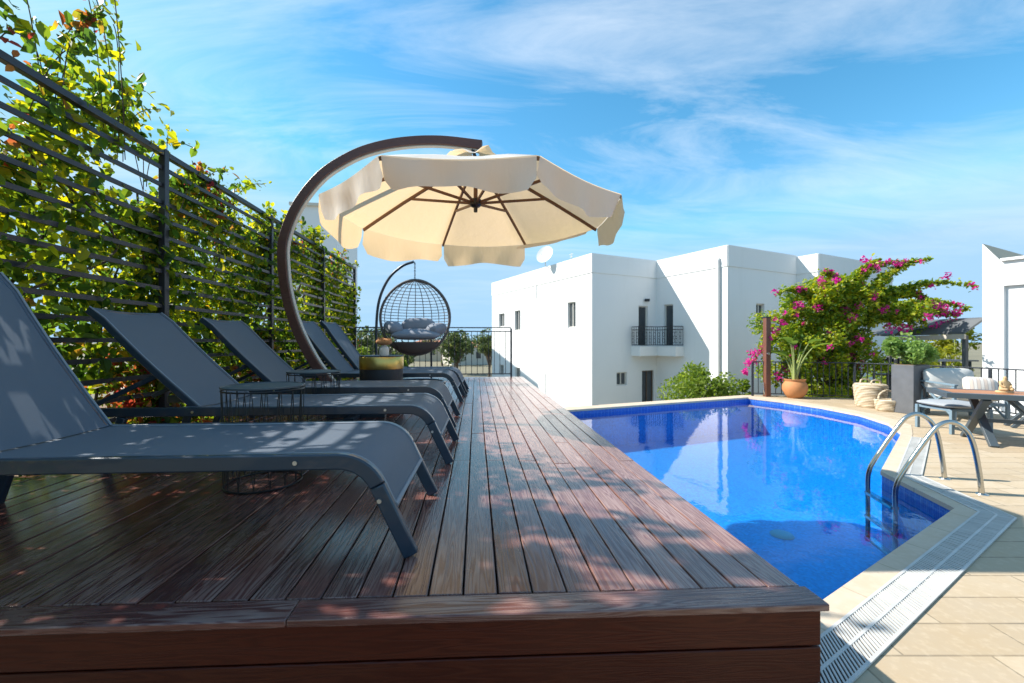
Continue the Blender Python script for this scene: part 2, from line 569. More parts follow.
def leaf_cloud(pos, size, up_bias=0.3, nrm=None, nrm_w=0.0, lobed=False, droop=0.3):
    """one mesh of separate folded leaves; pos (n,3), size (n,)"""
    n = len(pos)
    N = RNG.normal(size=(n, 3))
    N[:, 2] += up_bias * 2
    if nrm is not None:
        N += nrm_w * nrm
    N /= np.linalg.norm(N, axis=1)[:, None]
    D = RNG.normal(size=(n, 3))
    D[:, 2] -= droop * 2
    D -= (D * N).sum(1)[:, None] * N
    D /= np.linalg.norm(D, axis=1)[:, None]
    S = np.cross(N, D)
    if lobed:
        prof = [(0, 0, 0), (-.34, .10, .06), (-.30, .32, .05), (-.52, .45, .10), (-.27, .68, .05), (0, 1.0, -.08), (.27, .68, .05), (.52, .45, .10), (.30, .32, .05), (.34, .10, .06), (0, .4, 0)]
        fc = [(0, 1, 2, 10), (10, 2, 3, 4), (10, 4, 5), (10, 5, 6), (10, 6, 7, 8), (10, 8, 9, 0)]
    else:
        prof = [(0, 0, 0), (-.30, .28, .10), (-.27, .65, .08), (0, 1.0, -.08), (.27, .65, .08), (.30, .28, .10)]
        fc = [(0, 1, 2, 3), (0, 3, 4, 5)]
    m = len(prof)
    bend = RNG.uniform(.6, 1.4, n)
    vs = np.empty((n, m, 3))
    for j, (a, b, c) in enumerate(prof):
        vs[:, j] = pos + (S * a + D * (b - .4) + N * (c * bend)[:, None]) * size[:, None]
    verts = vs.reshape(-1, 3)
    base = (np.arange(n) * m)
    faces = []
    for b in base.tolist():
        for q in fc:
            faces.append(tuple(b + i for i in q))
    return verts.tolist(), faces


def clump_points(centres, radii, n, flat=1.0):
    idx = RNG.integers(0, len(centres), n)
    c = np.array(centres)[idx]
    r = np.array(radii)[idx]
    d = RNG.normal(size=(n, 3))
    d /= np.linalg.norm(d, axis=1)[:, None]
    rr = r * RNG.uniform(.25, 1, n) ** .5
    d[:, 2] *= flat
    return c + d * rr[:, None]


def bez(p0, p1, p2, n=10):
    p0, p1, p2 = Vector(p0), Vector(p1), Vector(p2)
    return [(p0 * (1 - t) ** 2 + p1 * 2 * t * (1 - t) + p2 * t * t) for t in [i / n for i in range(n + 1)]]


def smooth_path(pts, n=6):
    """Catmull-Rom through the points"""
    P = [Vector(p) for p in pts]
    P = [P[0] * 2 - P[1]] + P + [P[-1] * 2 - P[-2]]
    out = []
    for i in range(1, len(P) - 2):
        a, b, c, d = P[i - 1:i + 3]
        for k in range(n):
            t = k / n
            out.append(.5 * ((2 * b) + (c - a) * t + (2 * a - 5 * b + 4 * c - d) * t * t + (3 * b - a - 3 * c + d) * t ** 3))
    out.append(P[-2].copy())
    return out


def offset_poly(poly, d):
    """outward offset of a counter-clockwise polygon (list of 2-vectors)"""
    n = len(poly)
    out = []
    for i in range(n):
        p, a, b = Vector(poly[i][:2]), Vector(poly[i - 1][:2]), Vector(poly[(i + 1) % n][:2])
        e1, e2 = (p - a).normalized(), (b - p).normalized()
        n1, n2 = Vector((e1.y, -e1.x)), Vector((e2.y, -e2.x))
        k = (n1 + n2)
        k = k / max(.35, (1 + n1.dot(n2)))
        out.append(p + k * d)
    return out


def ring_mesh(mb, outer, inner, z, mi=0):
    loops = [[Vector((p[0], p[1], 0)) for p in outer], [Vector((p[0], p[1], 0)) for p in reversed(inner)]]
    tris = tessellate_polygon(loops)
    vs = [(p.x, p.y, z) for l in loops for p in l]
    mb.add(vs, [tuple(t) for t in tris], mi)


# ------------------------------------------------------------------ ground, terrace, pool
g = MB()
S = 1500
g.add([(-S, -S, -2.4), (S, -S, -2.4), (S, S, -2.4), (-S, S, -2.4)], [(0, 1, 2, 3)])
struct(g.build('ground', 'ground', smooth=0))

# pool outline on the site plan, rounded bulge on the right
pool_c = [(.92, 1.81), (3.73, 3.54), (3.99, 4.55), (5.98, 6.45), (6.45, 7.2), (6.70, 8.1), (6.62, 9.0), (6.35, 9.9), (5.94, 10.57), (.30, 8.25)]
pool = [pl(X, D) for X, D in pool_c]
pool2 = [Vector((p.x, p.y)) for p in pool]
COP = .125
cop_out = offset_poly(pool2, COP)
cop_out2 = list(cop_out)
far = (pool2[8] - pool2[9]).normalized()
fn = Vector((-far.y, far.x))
# the far and right coping is a broad pale border
for i, w in ((4, .30), (5, .32), (6, .32), (7, .34), (8, .36), (9, .36)):
    cop_out2[i] = offset_poly(pool2, w)[i]
ter_c = [(-2.2, -6), (16, -6), (10.2, 5), (9.5, 8.1), (8.55, 10.42), (6.35, 11.12)]
ter = [Vector(pl(X, D)[:2]) for X, D in ter_c] + [pool2[8] + fn * .37 + far * .15, pool2[9] + fn * .37 - far * .1, Vector((-.4, 8.0)), Vector((-2.9, 8.0))]
t = MB()
ring_mesh(t, ter, cop_out2, 0.0)
terrace = struct(t.build('terrace', 'terrace_stone', smooth=0))
sk = MB()
n = len(ter)
sk.add([(p.x, p.y, 0) for p in ter] + [(p.x, p.y, -2.4) for p in ter], [(i, (i + 1) % n, n + (i + 1) % n, n + i) for i in range(n)])
struct(sk.build('terrace_edge', 'white_stucco', smooth=0))
cp = MB()
ring_mesh(cp, cop_out2, pool2, .006)
n = len(pool2)
cp.add([(p.x, p.y, .006) for p in pool2] + [(p.x, p.y, -.035) for p in pool2], [(i, (i + 1) % n, n + (i + 1) % n, n + i) for i in range(n)])
n = len(cop_out2)
cp.add([(p.x, p.y, .006) for p in cop_out2] + [(p.x, p.y, -.01) for p in cop_out2], [(i, (i + 1) % n, n + (i + 1) % n, n + i) for i in range(n)])
struct(cp.build('pool_coping', 'coping_stone', smooth=0))
WZ, FZ = -.11, -.85
n = len(pool2)
pw = MB()
inn = offset_poly(pool2, .012)
pw.add([(p.x, p.y, -.035) for p in inn] + [(p.x, p.y, -.24) for p in inn], [(i, (i + 1) % n, n + (i + 1) % n, n + i) for i in range(n)], 1)
pw.add([(p.x, p.y, -.24) for p in inn] + [(p.x, p.y, FZ) for p in inn], [(i, (i + 1) % n, n + (i + 1) % n, n + i) for i in range(n)], 0)
tr = tessellate_polygon([[Vector((p.x, p.y, 0)) for p in inn]])
pw.add([(p.x, p.y, FZ) for p in inn], [tuple(q) for q in tr], 0)
struct(pw.build('pool_basin', ['pool_tile', 'band_tile'], smooth=0))
wa = MB()
wa.add([(p.x, p.y, WZ) for p in inn], [tuple(q) for q in tr])
struct(face_up(wa.build('water', 'water', smooth=0)))

# drain grate along the near and ladder edges
gr = thing('drain_grate', 'white slatted overflow drain grate set in stone along the pool edge', 'drain grate', pl(2.5, 2.5))
o1, o2 = offset_poly(pool2, COP + .006), offset_poly(pool2, COP + .19)
mid = offset_poly(pool2, COP + .098)
ch, sl, fr_ = MB(), MB(), MB()
for i in (0, 1, 2):
    a, b, c2, d2, m1, m2 = o1[i], o1[i + 1], o2[i + 1], o2[i], mid[i], mid[i + 1]
    if i == 2:
        b, c2, m2 = a.lerp(b, .9), d2.lerp(c2, .9), m1.lerp(m2, .9)
    ch.add([(a.x, a.y, .003), (b.x, b.y, .003), (c2.x, c2.y, .003), (d2.x, d2.y, .003)], [(0, 1, 2, 3)])
    L = (m2 - m1).length
    k = int(L / .026)
    for j in range(k):
        f0 = (j + .12) / k
        f1 = (j + .64) / k
        for (u0, u1, v0, v1) in ((a, b, m1, m2), (m1, m2, d2, c2)):
            q = [u0.lerp(u1, f0), u0.lerp(u1, f1), v0.lerp(v1, f1), v0.lerp(v1, f0)]
            q = [q[0].lerp(q[3], .06), q[1].lerp(q[2], .06), q[2].lerp(q[1], .04), q[3].lerp(q[0], .04)]
            zz = .011 + random.uniform(-.0012, .0012)
            sl.add([(p.x, p.y, .004) for p in q] + [(p.x, p.y, zz) for p in q], [(4, 5, 6, 7), (0, 1, 5, 4), (1, 2, 6, 5), (2, 3, 7, 6), (3, 0, 4, 7)])
    for u0, u1 in ((a, b), (m1, m2), (d2, c2)):
        fr_.beam((u0.x, u0.y, .0075), (u1.x, u1.y, .0075), .014, .010)
ch.build('channel', 'channel_dark', gr, smooth=0, world=True)
sl.build('slats', 'white_plastic', gr, smooth=0, world=True)
fr_.build('frame', 'white_plastic', gr, smooth=0, world=True)

p = pl(3.15, 4.9, FZ)
dr = MB()
dr.lathe([(0.0, .03), (.08, .03), (.11, .02), (.125, .004)], n=24)
o = dr.build('floor_drain', 'white_plastic')
o.location = p
tag(o, 'round white drain cover on the blue pool floor', 'drain cover')

# ------------------------------------------------------------------ pool ladder
lad = thing('pool_ladder', 'chrome pool ladder with two arched handrails at the pool edge', 'ladder', pl(4.4, 4.1))
b_far, b_near = pl(4.45, 4.32), pl(4.34, 3.88)
e = (pl(3.99, 4.55) - pl(3.73, 3.54)).normalized()
outw = Vector((e.y, -e.x, 0))
prof = [(0, 0), (.02, .20), (.055, .42), (.10, .555), (.17, .63), (.245, .655), (.315, .625), (.38, .55), (.50, .35), (.62, .13), (.655, .04), (.67, -.06), (.67, -.25), (.67, -.72)]
for b in (b_far, b_near):
    pts = smooth_path([(b - outw * s + Vector((0, 0, z))) for s, z in prof], 6)
    r = MB()
    r.tube(pts, .0215, 14)
    rail = r.build('handrail', 'steel', lad, world=True, smooth=60)
    fl = MB()
    fl.lathe([(.0, .012), (.03, .012), (.045, .006), (.048, .0)], c=b, n=20)
    fl.build('flange', 'steel', lad, world=True)
for z in (-.2, -.45, -.68):
    st = MB()
    st.beam(b_far - outw * .67 + Vector((0, 0, z)), b_near - outw * .67 + Vector((0, 0, z)), .07, .03)
    st.build('step', 'steel', lad, world=True, bevel=.006)

# ------------------------------------------------------------------ deck
DX0, DX1, DY1 = -2.72, 1.075, 9.62


def front(x):
    return 1.205 + (1.075 - x) * .04


deck = bpy.data.objects.new('wooden_deck', None)
C.objects.link(deck)
deck['kind'] = 'structure'
pk = MB()
npl = 34
pw_ = (DX1 - DX0) / npl
for i in range(npl):
    x0 = DX0 + i * pw_ + .003
    x1 = DX0 + (i + 1) * pw_ - .003
    # butt joints along each board
    cuts = [None]
    y = 2.2 + random.random() * 3.0
    cuts = [0.0]
    while y < DY1 - .6:
        cuts.append(y)
        y += 2.6 + random.random() * 1.6
    for j, c0 in enumerate(cuts):
        y0a, y0b = (front(x0) + .105, front(x1) + .105) if j == 0 else (c0 + .002, c0 + .002)
        yb = (cuts[j + 1] - .002) if j + 1 < len(cuts) else DY1
        dz = random.uniform(-.0016, .0016)
        pk.add([(x0, y0a, DECK - .022), (x1, y0b, DECK - .022), (x1, yb, DECK - .022), (x0, yb, DECK - .022),
                (x0, y0a, DECK + dz), (x1, y0b, DECK + dz), (x1, yb, DECK + dz), (x0, yb, DECK + dz)],
               [(3, 2, 1, 0), (4, 5, 6, 7), (0, 1, 5, 4), (1, 2, 6, 5), (2, 3, 7, 6), (3, 0, 4, 7)])
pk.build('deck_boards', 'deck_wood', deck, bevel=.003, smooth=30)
bb = MB()
xs = [DX0, -.55, DX1 + .012]
for a, b in zip(xs[:-1], xs[1:]):
    a, b = a + .001, b - .001
    bb.add([(a, front(a), DECK - .022), (b, front(b), DECK - .022), (b, front(b) + .1, DECK - .022), (a, front(a) + .1, DECK - .022),
            (a, front(a), DECK + .001), (b, front(b), DECK + .001), (b, front(b) + .1, DECK + .001), (a, front(a) + .1, DECK + .001)],
           [(3, 2, 1, 0), (4, 5, 6, 7), (0, 1, 5, 4), (1, 2, 6, 5), (2, 3, 7, 6), (3, 0, 4, 7)])
bb.build('border_board', 'border_wood', deck, bevel=.004, smooth=30)
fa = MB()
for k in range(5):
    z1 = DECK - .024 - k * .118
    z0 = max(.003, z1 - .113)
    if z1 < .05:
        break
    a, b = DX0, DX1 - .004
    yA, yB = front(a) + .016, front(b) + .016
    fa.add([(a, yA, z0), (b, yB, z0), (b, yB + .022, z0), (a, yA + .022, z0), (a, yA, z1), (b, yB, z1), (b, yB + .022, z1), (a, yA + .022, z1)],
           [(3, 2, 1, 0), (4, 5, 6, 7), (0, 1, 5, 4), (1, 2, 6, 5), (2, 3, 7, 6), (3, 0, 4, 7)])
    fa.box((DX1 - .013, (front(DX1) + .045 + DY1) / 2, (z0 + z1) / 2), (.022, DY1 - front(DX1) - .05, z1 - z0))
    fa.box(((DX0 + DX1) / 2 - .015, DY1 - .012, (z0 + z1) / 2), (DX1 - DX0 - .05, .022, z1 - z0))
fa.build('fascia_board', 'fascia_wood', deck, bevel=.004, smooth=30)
un = MB()
un.box(((DX0 + DX1) / 2, 5.5, DECK - .06), (DX1 - DX0 - .12, 7.9, .06))
un.build('joists', 'channel_dark', deck, smooth=0)
# supports of the deck beyond the terrace
un = MB()
un.box((-.8, 8.8, -1.0), (3.6, 1.5, 2.8))
struct(un.build('deck_plinth', 'white_stucco', smooth=0))

# soil bed behind the fence
sb = MB()
N1, N2 = 8, 60
vs, fs = [], []
for j in range(N2 + 1):
    for i in range(N1 + 1):
        x = DX0 - .004 - i * .25
        y = -3 + j * .23
        vs.append((x, y, .52 + .05 * mnoise.noise(Vector((x * 3, y * 3, 0))) + .02 * i))
for j in range(N2):
    for i in range(N1):
        a = j * (N1 + 1) + i
        fs.append((a, a + 1, a + N1 + 2, a + N1 + 1))
sb.add(vs, fs)
struct(sb.build('soil', 'soil'))

# ------------------------------------------------------------------ fence with climbing vine
FX = -2.72
FTOP = 3.07
posts = [-2.0, 0.0, 1.95, 3.92, 5.84, 7.76, 9.70]
fence = thing('slatted_fence', 'tall dark metal slatted fence behind the loungers overgrown with vine', 'fence', (FX, 4, .5))
for y in posts:
    b = MB()
    b.box((FX, y, (FTOP + .5) / 2 + .02), (.055, .055, FTOP - .5))
    b.build('post', 'fence_metal', fence, bevel=.004, world=True)
for a, b in zip(posts[:-1], posts[1:]):
    m = MB()
    z = FTOP - .15
    while z > .72:
        m.box((FX, (a + b) / 2, z), (.018, b - a - .06, .034))
        z -= .150
    m.build('slat_panel', 'fence_metal', fence, world=True, smooth=0)
    m = MB()
    m.box((FX, (a + b) / 2, FTOP - .02), (.05, b - a - .058, .05))
    m.build('top_rail', 'fence_metal', fence, bevel=.004, world=True)


def vine_top(y):
    return 2.98 - .16 * max(0, min(1, (2.6 - y) / .3)) + .10 * math.sin(y * 1.9 + .4) + .10 * math.sin(y * 4.3) + .26 * max(0, min(1, (4.0 - y) / .6)) * min(1, max(0, (y - 2.4) / .3)) - (.25 if y > 9.4 else 0)


vine_labels = ['leafy vine with reddening tips climbing the fence beside the nearest lounger',
               'green creeper filling the fence behind the second lounger',
               'yellow green creeper on the fence bay left of the curved parasol arm',
               'autumn tinted creeper on the fence bay behind the parasol arm',
               'vine hanging over the nearest fence bay at the left edge']
vine_spans = [(1.9, 3.92), (3.92, 5.84), (5.84, 7.7), (7.7, 9.85), (-2.0, 1.9)]
for (y0, y1), lab in zip(vine_spans, vine_labels):
    v = thing('climbing_vine', lab, 'vine', (FX - .1, (y0 + y1) / 2, .5), group='vines climbing the slatted fence')
    Lb = y1 - y0
    nl = int(6200 * Lb)
    if y1 < 2:
        nl = int(1900 * Lb)
    ys = RNG.uniform(y0 - .15, y1 + .15, nl)
    tops = np.array([vine_top(a) for a in ys])
    zs = .55 + (tops - .55) * RNG.uniform(0, 1, nl)
    xs = FX - .05 - np.abs(RNG.normal(0, .13, nl))
    inside = RNG.random(nl) < .05
    xs[inside] = FX + RNG.uniform(.0, .07, inside.sum())
    # gaps: thin out where a noise is low
    keep = np.array([mnoise.noise(Vector((0, a * 1.6, b * 1.6))) > -.42 - .25 * (b < 1.6) + .3 * random.random() for a, b in zip(ys, zs)])
    P = np.stack([xs, ys, zs], 1)[keep]
    # sprays standing over the top rail
    stems = MB()
    extra = []
    for k in range(int((12 if y0 == 1.9 else 7) * Lb)):
        yy = random.uniform(y0, y1)
        if yy < 2.6 and random.random() < .6:
            continue
        zt = vine_top(yy)
        h = random.uniform(.1, .42) * (1.7 if yy < 3.6 else .8)
        s0 = Vector((FX - random.uniform(0, .2), yy, zt - .35))
        s1 = s0 + Vector((random.uniform(-.1, .12), random.uniform(-.2, .2), .35 + h))
        s2 = s1 + Vector((random.uniform(-.1, .25), random.uniform(-.3, .3), random.uniform(-.12, .1)))
        path = bez(s0, s1, s2, 9)
        stems.tube(path, .004, 4)
        for q in path[3:]:
            for _ in range(4):
                extra.append(q + Vector((random.gauss(0, .04), random.gauss(0, .04), random.gauss(0, .035))))
    for k in range(int(4 * Lb)):
        yy = random.uniform(y0, y1)
        path = smooth_path([(FX - random.uniform(.06, .22), yy + random.uniform(-.25, .25) * i, .5 + i * .55) for i in range(5)], 4)
        stems.tube(path, random.uniform(.006, .013), 5)
    P = np.concatenate([P, np.array([tuple(q) for q in extra])]) - np.array(v.location)
    size = .032 + .085 * RNG.random(len(P)) ** 1.4
    vv, ff = leaf_cloud(P, size, .15, np.array([[1.0, 0, .1]]), .7, lobed=False, droop=.6)
    raw_mesh('foliage', vv, ff, 'vine_leaf', v)
    stems.build('stems', 'vine_stem', v, world=True)

# a tree left of the deck, beside the viewer, that dapples the front of the deck
def tree(name, label, cat, base, height, crown_r, nleaf, leaf, lsize, trunk_r=.08, lean=(0, 0), group=None, flat=.8, clumps=14, trunk_f=.5, lobed=False, seed=1):
    rr = random.Random(seed)
    o = thing(name, label, cat, base, group=group)
    tk = MB()
    top = Vector((lean[0], lean[1], height * trunk_f))
    pts = smooth_path([(0, 0, -.05), (lean[0] * .3 + rr.uniform(-.1, .1) * crown_r, lean[1] * .3, height * trunk_f * .5), top], 5)
    tk.tube(pts, [trunk_r * (1 - .55 * i / (len(pts) - 1)) for i in range(len(pts))], 8)
    cen, rad = [], []
    cc = Vector((lean[0], lean[1], height - crown_r * flat))
    for k in range(clumps):
        d = Vector((rr.gauss(0, 1), rr.gauss(0, 1), rr.gauss(0, .9))).normalized()
        q = cc + Vector((d.x * crown_r * .72, d.y * crown_r * .72, d.z * crown_r * flat * .75)) * rr.uniform(.55, 1.05)
        cen.append(tuple(q))
        rad.append(crown_r * rr.uniform(.26, .44))
        br = bez(top * rr.uniform(.7, 1), (top + q) / 2 + Vector((0, 0, .1 * crown_r)), q, 6)
        tk.tube(br, [trunk_r * .4 * (1 - .75 * i / 6) for i in range(7)], 5)
    tk.build('trunk', 'bark', o)
    P = clump_points(cen, rad, nleaf, .85)
    vv, ff = leaf_cloud(P, RNG.uniform(lsize * .6, lsize * 1.3, nleaf), .3, lobed=lobed)
    raw_mesh('crown', vv, ff, leaf, o)
    return o


tree('garden_tree', 'leafy tree left of the deck beside the viewer', 'tree', (-3.35, 2.25, .5), 4.15, .85, 210, 'shrub_leaf', .22, .05, lean=(.3, .0), clumps=9, trunk_f=.62, seed=5)

# ------------------------------------------------------------------ sun loungers
LW = .67


def make_lounger(ang, label):
    root = thing('sun_lounger', label, 'sun lounger', group='sun loungers in a row on the deck')
    zt = .362
    flat_ = [(-2.32, zt), (-1.2, zt), (-.36, zt)]
    arc = []
    # bend from horizontal to the sloping leg
    cx, cz, R = -.36, zt - .16, .16
    a_end = math.radians(90 - 65)
    for k in range(1, 9):
        a = math.radians(90) - (math.radians(90) - a_end) * k / 8
        arc.append((cx + R * math.cos(a), cz + R * math.sin(a)))
    ex, ez = arc[-1]
    slope = Vector((math.sin(a_end), -math.cos(a_end)))
    slope = Vector((math.cos(math.radians(65)), -math.sin(math.radians(65))))
    L = ez / -slope.y
    fx, fz = ex + slope.x * L, 0.0
    dx = -fx
    rail = [(x + dx, z) for x, z in flat_ + arc]
    for y in (.016, LW - .016):
        r = MB()
        r.sweep(rail, .032, .058, y)
        r.build('side_rail', 'frame_metal', root, bevel=.006, smooth=35)
        l = MB()
        l.sweep([(ex + dx + slope.x * .002, ez + slope.y * .002), (fx + dx, 0.004)], .034, .056, y)
        l.build('leg', 'frame_metal', root, bevel=.006)
        l = MB()
        l.sweep([(-2.05, zt - .03), (-2.16, .004)], .032, .05, y)
        l.build('leg', 'frame_metal', root, bevel=.006)
    for x, z in ((-.42, zt), (fx + dx - .115, .215), (-1.62, zt)):
        b = MB()
        b.tube([(x, -.001, z), (x, -.006, z)], .0085, 10)
        b.build('bolt', 'bolt_metal', root)
    # sling seat
    top = [(x, z + .024) for x, z in rail if x > -1.75]
    top = [(-1.70, zt + .024)] + [(-1.4, zt + .024)] + [(x + .02 * (k > 2), z) for k, (x, z) in enumerate(top)]
    # follow the outside of the bend
    path = [(-1.70, zt + .024), (-1.3, zt + .02), (-.9, zt + .02), (cx + dx, zt + .024)]
    for k in range(1, 9):
        a = math.radians(90) - (math.radians(90) - a_end) * k / 8
        path.append((cx + dx + (R + .024) * math.cos(a), cz + (R + .024) * math.sin(a)))
    lx, lz = path[-1]
    path.append((lx + slope.x * .10, lz + slope.y * .10))
    s = MB()
    vs, fs = [], []
    ny = 6
    for i, (x, z) in enumerate(path):
        for j in range(ny + 1):
            f = j / ny
            sag = .012 * math.sin(PI * f) * (1 if i < 4 else .3)
            vs.append((x, .03 + (LW - .06) * f, z - sag))
    for i in range(len(path) - 1):
        for j in range(ny):
            a = i * (ny + 1) + j
            fs.append((a, a + 1, a + ny + 2, a + ny + 1))
    s.add(vs, fs)
    s.build('sling_seat', 'sling', root, smooth=60)
    for y in (.033, LW - .033):
        q = MB()
        q.tube([(x, y, z + .002) for x, z in path], .005, 6)
        q.build('piping', 'piping', root, smooth=60)
    q = MB()
    q.tube([(path[-1][0], .03, path[-1][1]), (path[-1][0], LW - .03, path[-1][1])], .010, 8)
    q.build('cross_bar', 'piping', root, smooth=60)
    # backrest
    A = math.radians(ang)
    hx, hz = -1.62, zt + .014
    bl = .92
    bp = []
    for k in range(9):
        u = bl * k / 8
        bow = .014 * math.sin(PI * k / 8) + (.02 if k == 8 else 0)
        bp.append((hx - u * math.cos(A) - bow * math.sin(A), hz + u * math.sin(A) - bow * math.cos(A)))
    for y in (.05, LW - .05):
        r = MB()
        r.sweep(bp, .03, .045, y)
        r.build('back_rail', 'frame_metal', root, bevel=.006, smooth=35)
    r = MB()
    r.beam((bp[-1][0] + .012, .066, bp[-1][1] - .012), (bp[-1][0] + .012, LW - .066, bp[-1][1] - .012), .03, .03)
    r.build('back_crossbar', 'frame_metal', root, bevel=.005)
    s = MB()
    vs, fs = [], []
    nx = Vector((math.sin(A), math.cos(A)))
    for i, (x, z) in enumerate(bp):
        for j in range(ny + 1):
            f = j / ny
            sag = .018 * math.sin(PI * f)
            vs.append((x + nx.x * (.024 - sag), .036 + (LW - .072) * f, z + nx.y * (.024 - sag)))
    for i in range(len(bp) - 1):
        for j in range(ny):
            a = i * (ny + 1) + j
            fs.append((a, a + 1, a + ny + 2, a + ny + 1))
    s.add(vs, fs)
    s.build('backrest', 'sling', root, smooth=60)
    for y in (.038, LW - .038):
        q = MB()
        q.tube([(x + nx.x * .027, y, z + nx.y * .027) for x, z in bp], .005, 6)
        q.build('piping', 'piping', root, smooth=60)
    # prop
    for y in (.09, LW - .09):
        m = bp[3]
        r = MB()
        r.beam((m[0] - .02, y, m[1] - .02), (-2.29, y, zt + .03), .02, .03)
        r.build('prop_strut', 'frame_metal', root, bevel=.003)
    return root


lounge = [
    (-.244, 1.60, 57, 'nearest dark grey sling sun lounger with sun flecks across its seat'),
    (-.172, 2.80, 45, 'dark grey sling sun lounger second from the front between two wire tables'),
    (-.204, 3.95, 45, 'dark grey sling sun lounger third from the front behind a wire table'),
    (-.19, 5.66, 52, 'dark grey sling sun lounger fourth from the front behind the brass drum'),
    (-.15, 6.42, 54, 'farthest dark grey sling sun lounger in front of the egg chair')]
for x, y, a, lab in lounge:
    r = make_lounger(a, lab)
    r.location = (x, y, DECK)
    r.rotation_euler = (0, 0, -math.radians(1.0 if y > 2 else 1.5))

# ------------------------------------------------------------------ wire side tables
def make_wire_table(label, loc, group):
    o = thing('wire_side_table', label, 'side table', loc, group=group)
    H, R, Rb = .555, .213, .195
    m = MB()
    m.lathe([(0, H - .006), (R - .003, H - .006), (R, H - .003), (R, H + .005), (R - .004, H + .005), (R - .006, H), (0, H)], n=48)
    m.build('table_top', 'table_paint', o)
    for z, r_ in ((H - .018, R - .006), (.006, Rb)):
        m = MB()
        m.tube([(r_ * math.cos(2 * PI * k / 48), r_ * math.sin(2 * PI * k / 48), z) for k in range(48)], .005, 6, closed=True)
        m.build('ring', 'black_wire', o)
    m = MB()
    nw = 16
    for k in range(nw):
        a = 2 * PI * k / nw
        for da in (-PI / nw, PI / nw):
            m.tube([((R - .006) * math.cos(a), (R - .006) * math.sin(a), H - .018), (Rb * math.cos(a + da), Rb * math.sin(a + da), .006)], .0024, 5)
    m.build('wire_cage', 'black_wire', o)
    return o


make_wire_table('round black wire side table between the first and second loungers', (-1.215, 2.53, DECK), 'black wire side tables')
make_wire_table('round black wire side table between the second and third loungers', (-1.375, 3.71, DECK), 'black wire side tables')

# brass and black drum with dried flowers
dm = thing('drum_table', 'black drum side table with a broad brass band', 'drum table', (-1.13, 5.16, DECK))
m = MB()
m.lathe([(0, 0), (.245, 0), (.25, .006), (.25, .485), (0, .485)], n=48)
m.build('drum_body', 'drum_black', dm)
m = MB()
m.lathe([(.2, .486), (.254, .486), (.256, .49), (.256, .625), (.252, .63), (0, .63)], n=48)
m.build('brass_band', 'brass', dm)
m = MB()
m.lathe([(.253, .632), (.254, .641), (.249, .643), (0, .640)], n=48)
m.build('top_tray', 'drum_black', dm)
vs_ = thing('flower_vase', 'small pale bottle vase holding a brown dried flower head on the drum', 'vase', (-1.07, 5.02, DECK + .642))
m = MB()
m.lathe([(0, 0), (.05, 0), (.056, .02), (.056, .08), (.045, .105), (.026, .12), (.024, .14), (.03, .145), (.02, .143)], n=24)
m.build('bottle', 'vase_white', vs_)
m = MB()
m.pillow((0, 0, .165), (.17, .17, .08), n=8)
for k in range(60):
    a = random.uniform(0, 2 * PI)
    rr = random.uniform(.02, .1)
    m.tube([(0, 0, .14), (rr * math.cos(a) * .6, rr * math.sin(a) * .6, .16), (rr * math.cos(a), rr * math.sin(a), .185 + random.uniform(-.03, .03))], .006, 4)
m.build('flower_head', 'dried_flower', vs_)

# ------------------------------------------------------------------ cantilever parasol
UC = pl(-.39, 4.50, 0)                   # centre of the canopy on plan
RIMZ = EYE + 1.367
um = thing('cantilever_parasol', 'cream cantilever parasol hung from a curved dark wooden arm', 'parasol', (UC.x, UC.y, DECK))


def uz(x, y, z):
    return (UC.x + x * CT - y * 0 * ST, UC.y - x * 0 + y, z)


Rr = 1.53
APX = RIMZ + .56
va = [math.radians(22.5 + 45 * k) - TH for k in range(8)]


def canopy_pt(a, f, sag):
    r = .06 + (Rr - .06) * f
    z = APX - (APX - RIMZ) * (f ** 1.18) - sag
    return Vector((UC.x + r * math.cos(a), UC.y + r * math.sin(a), z))


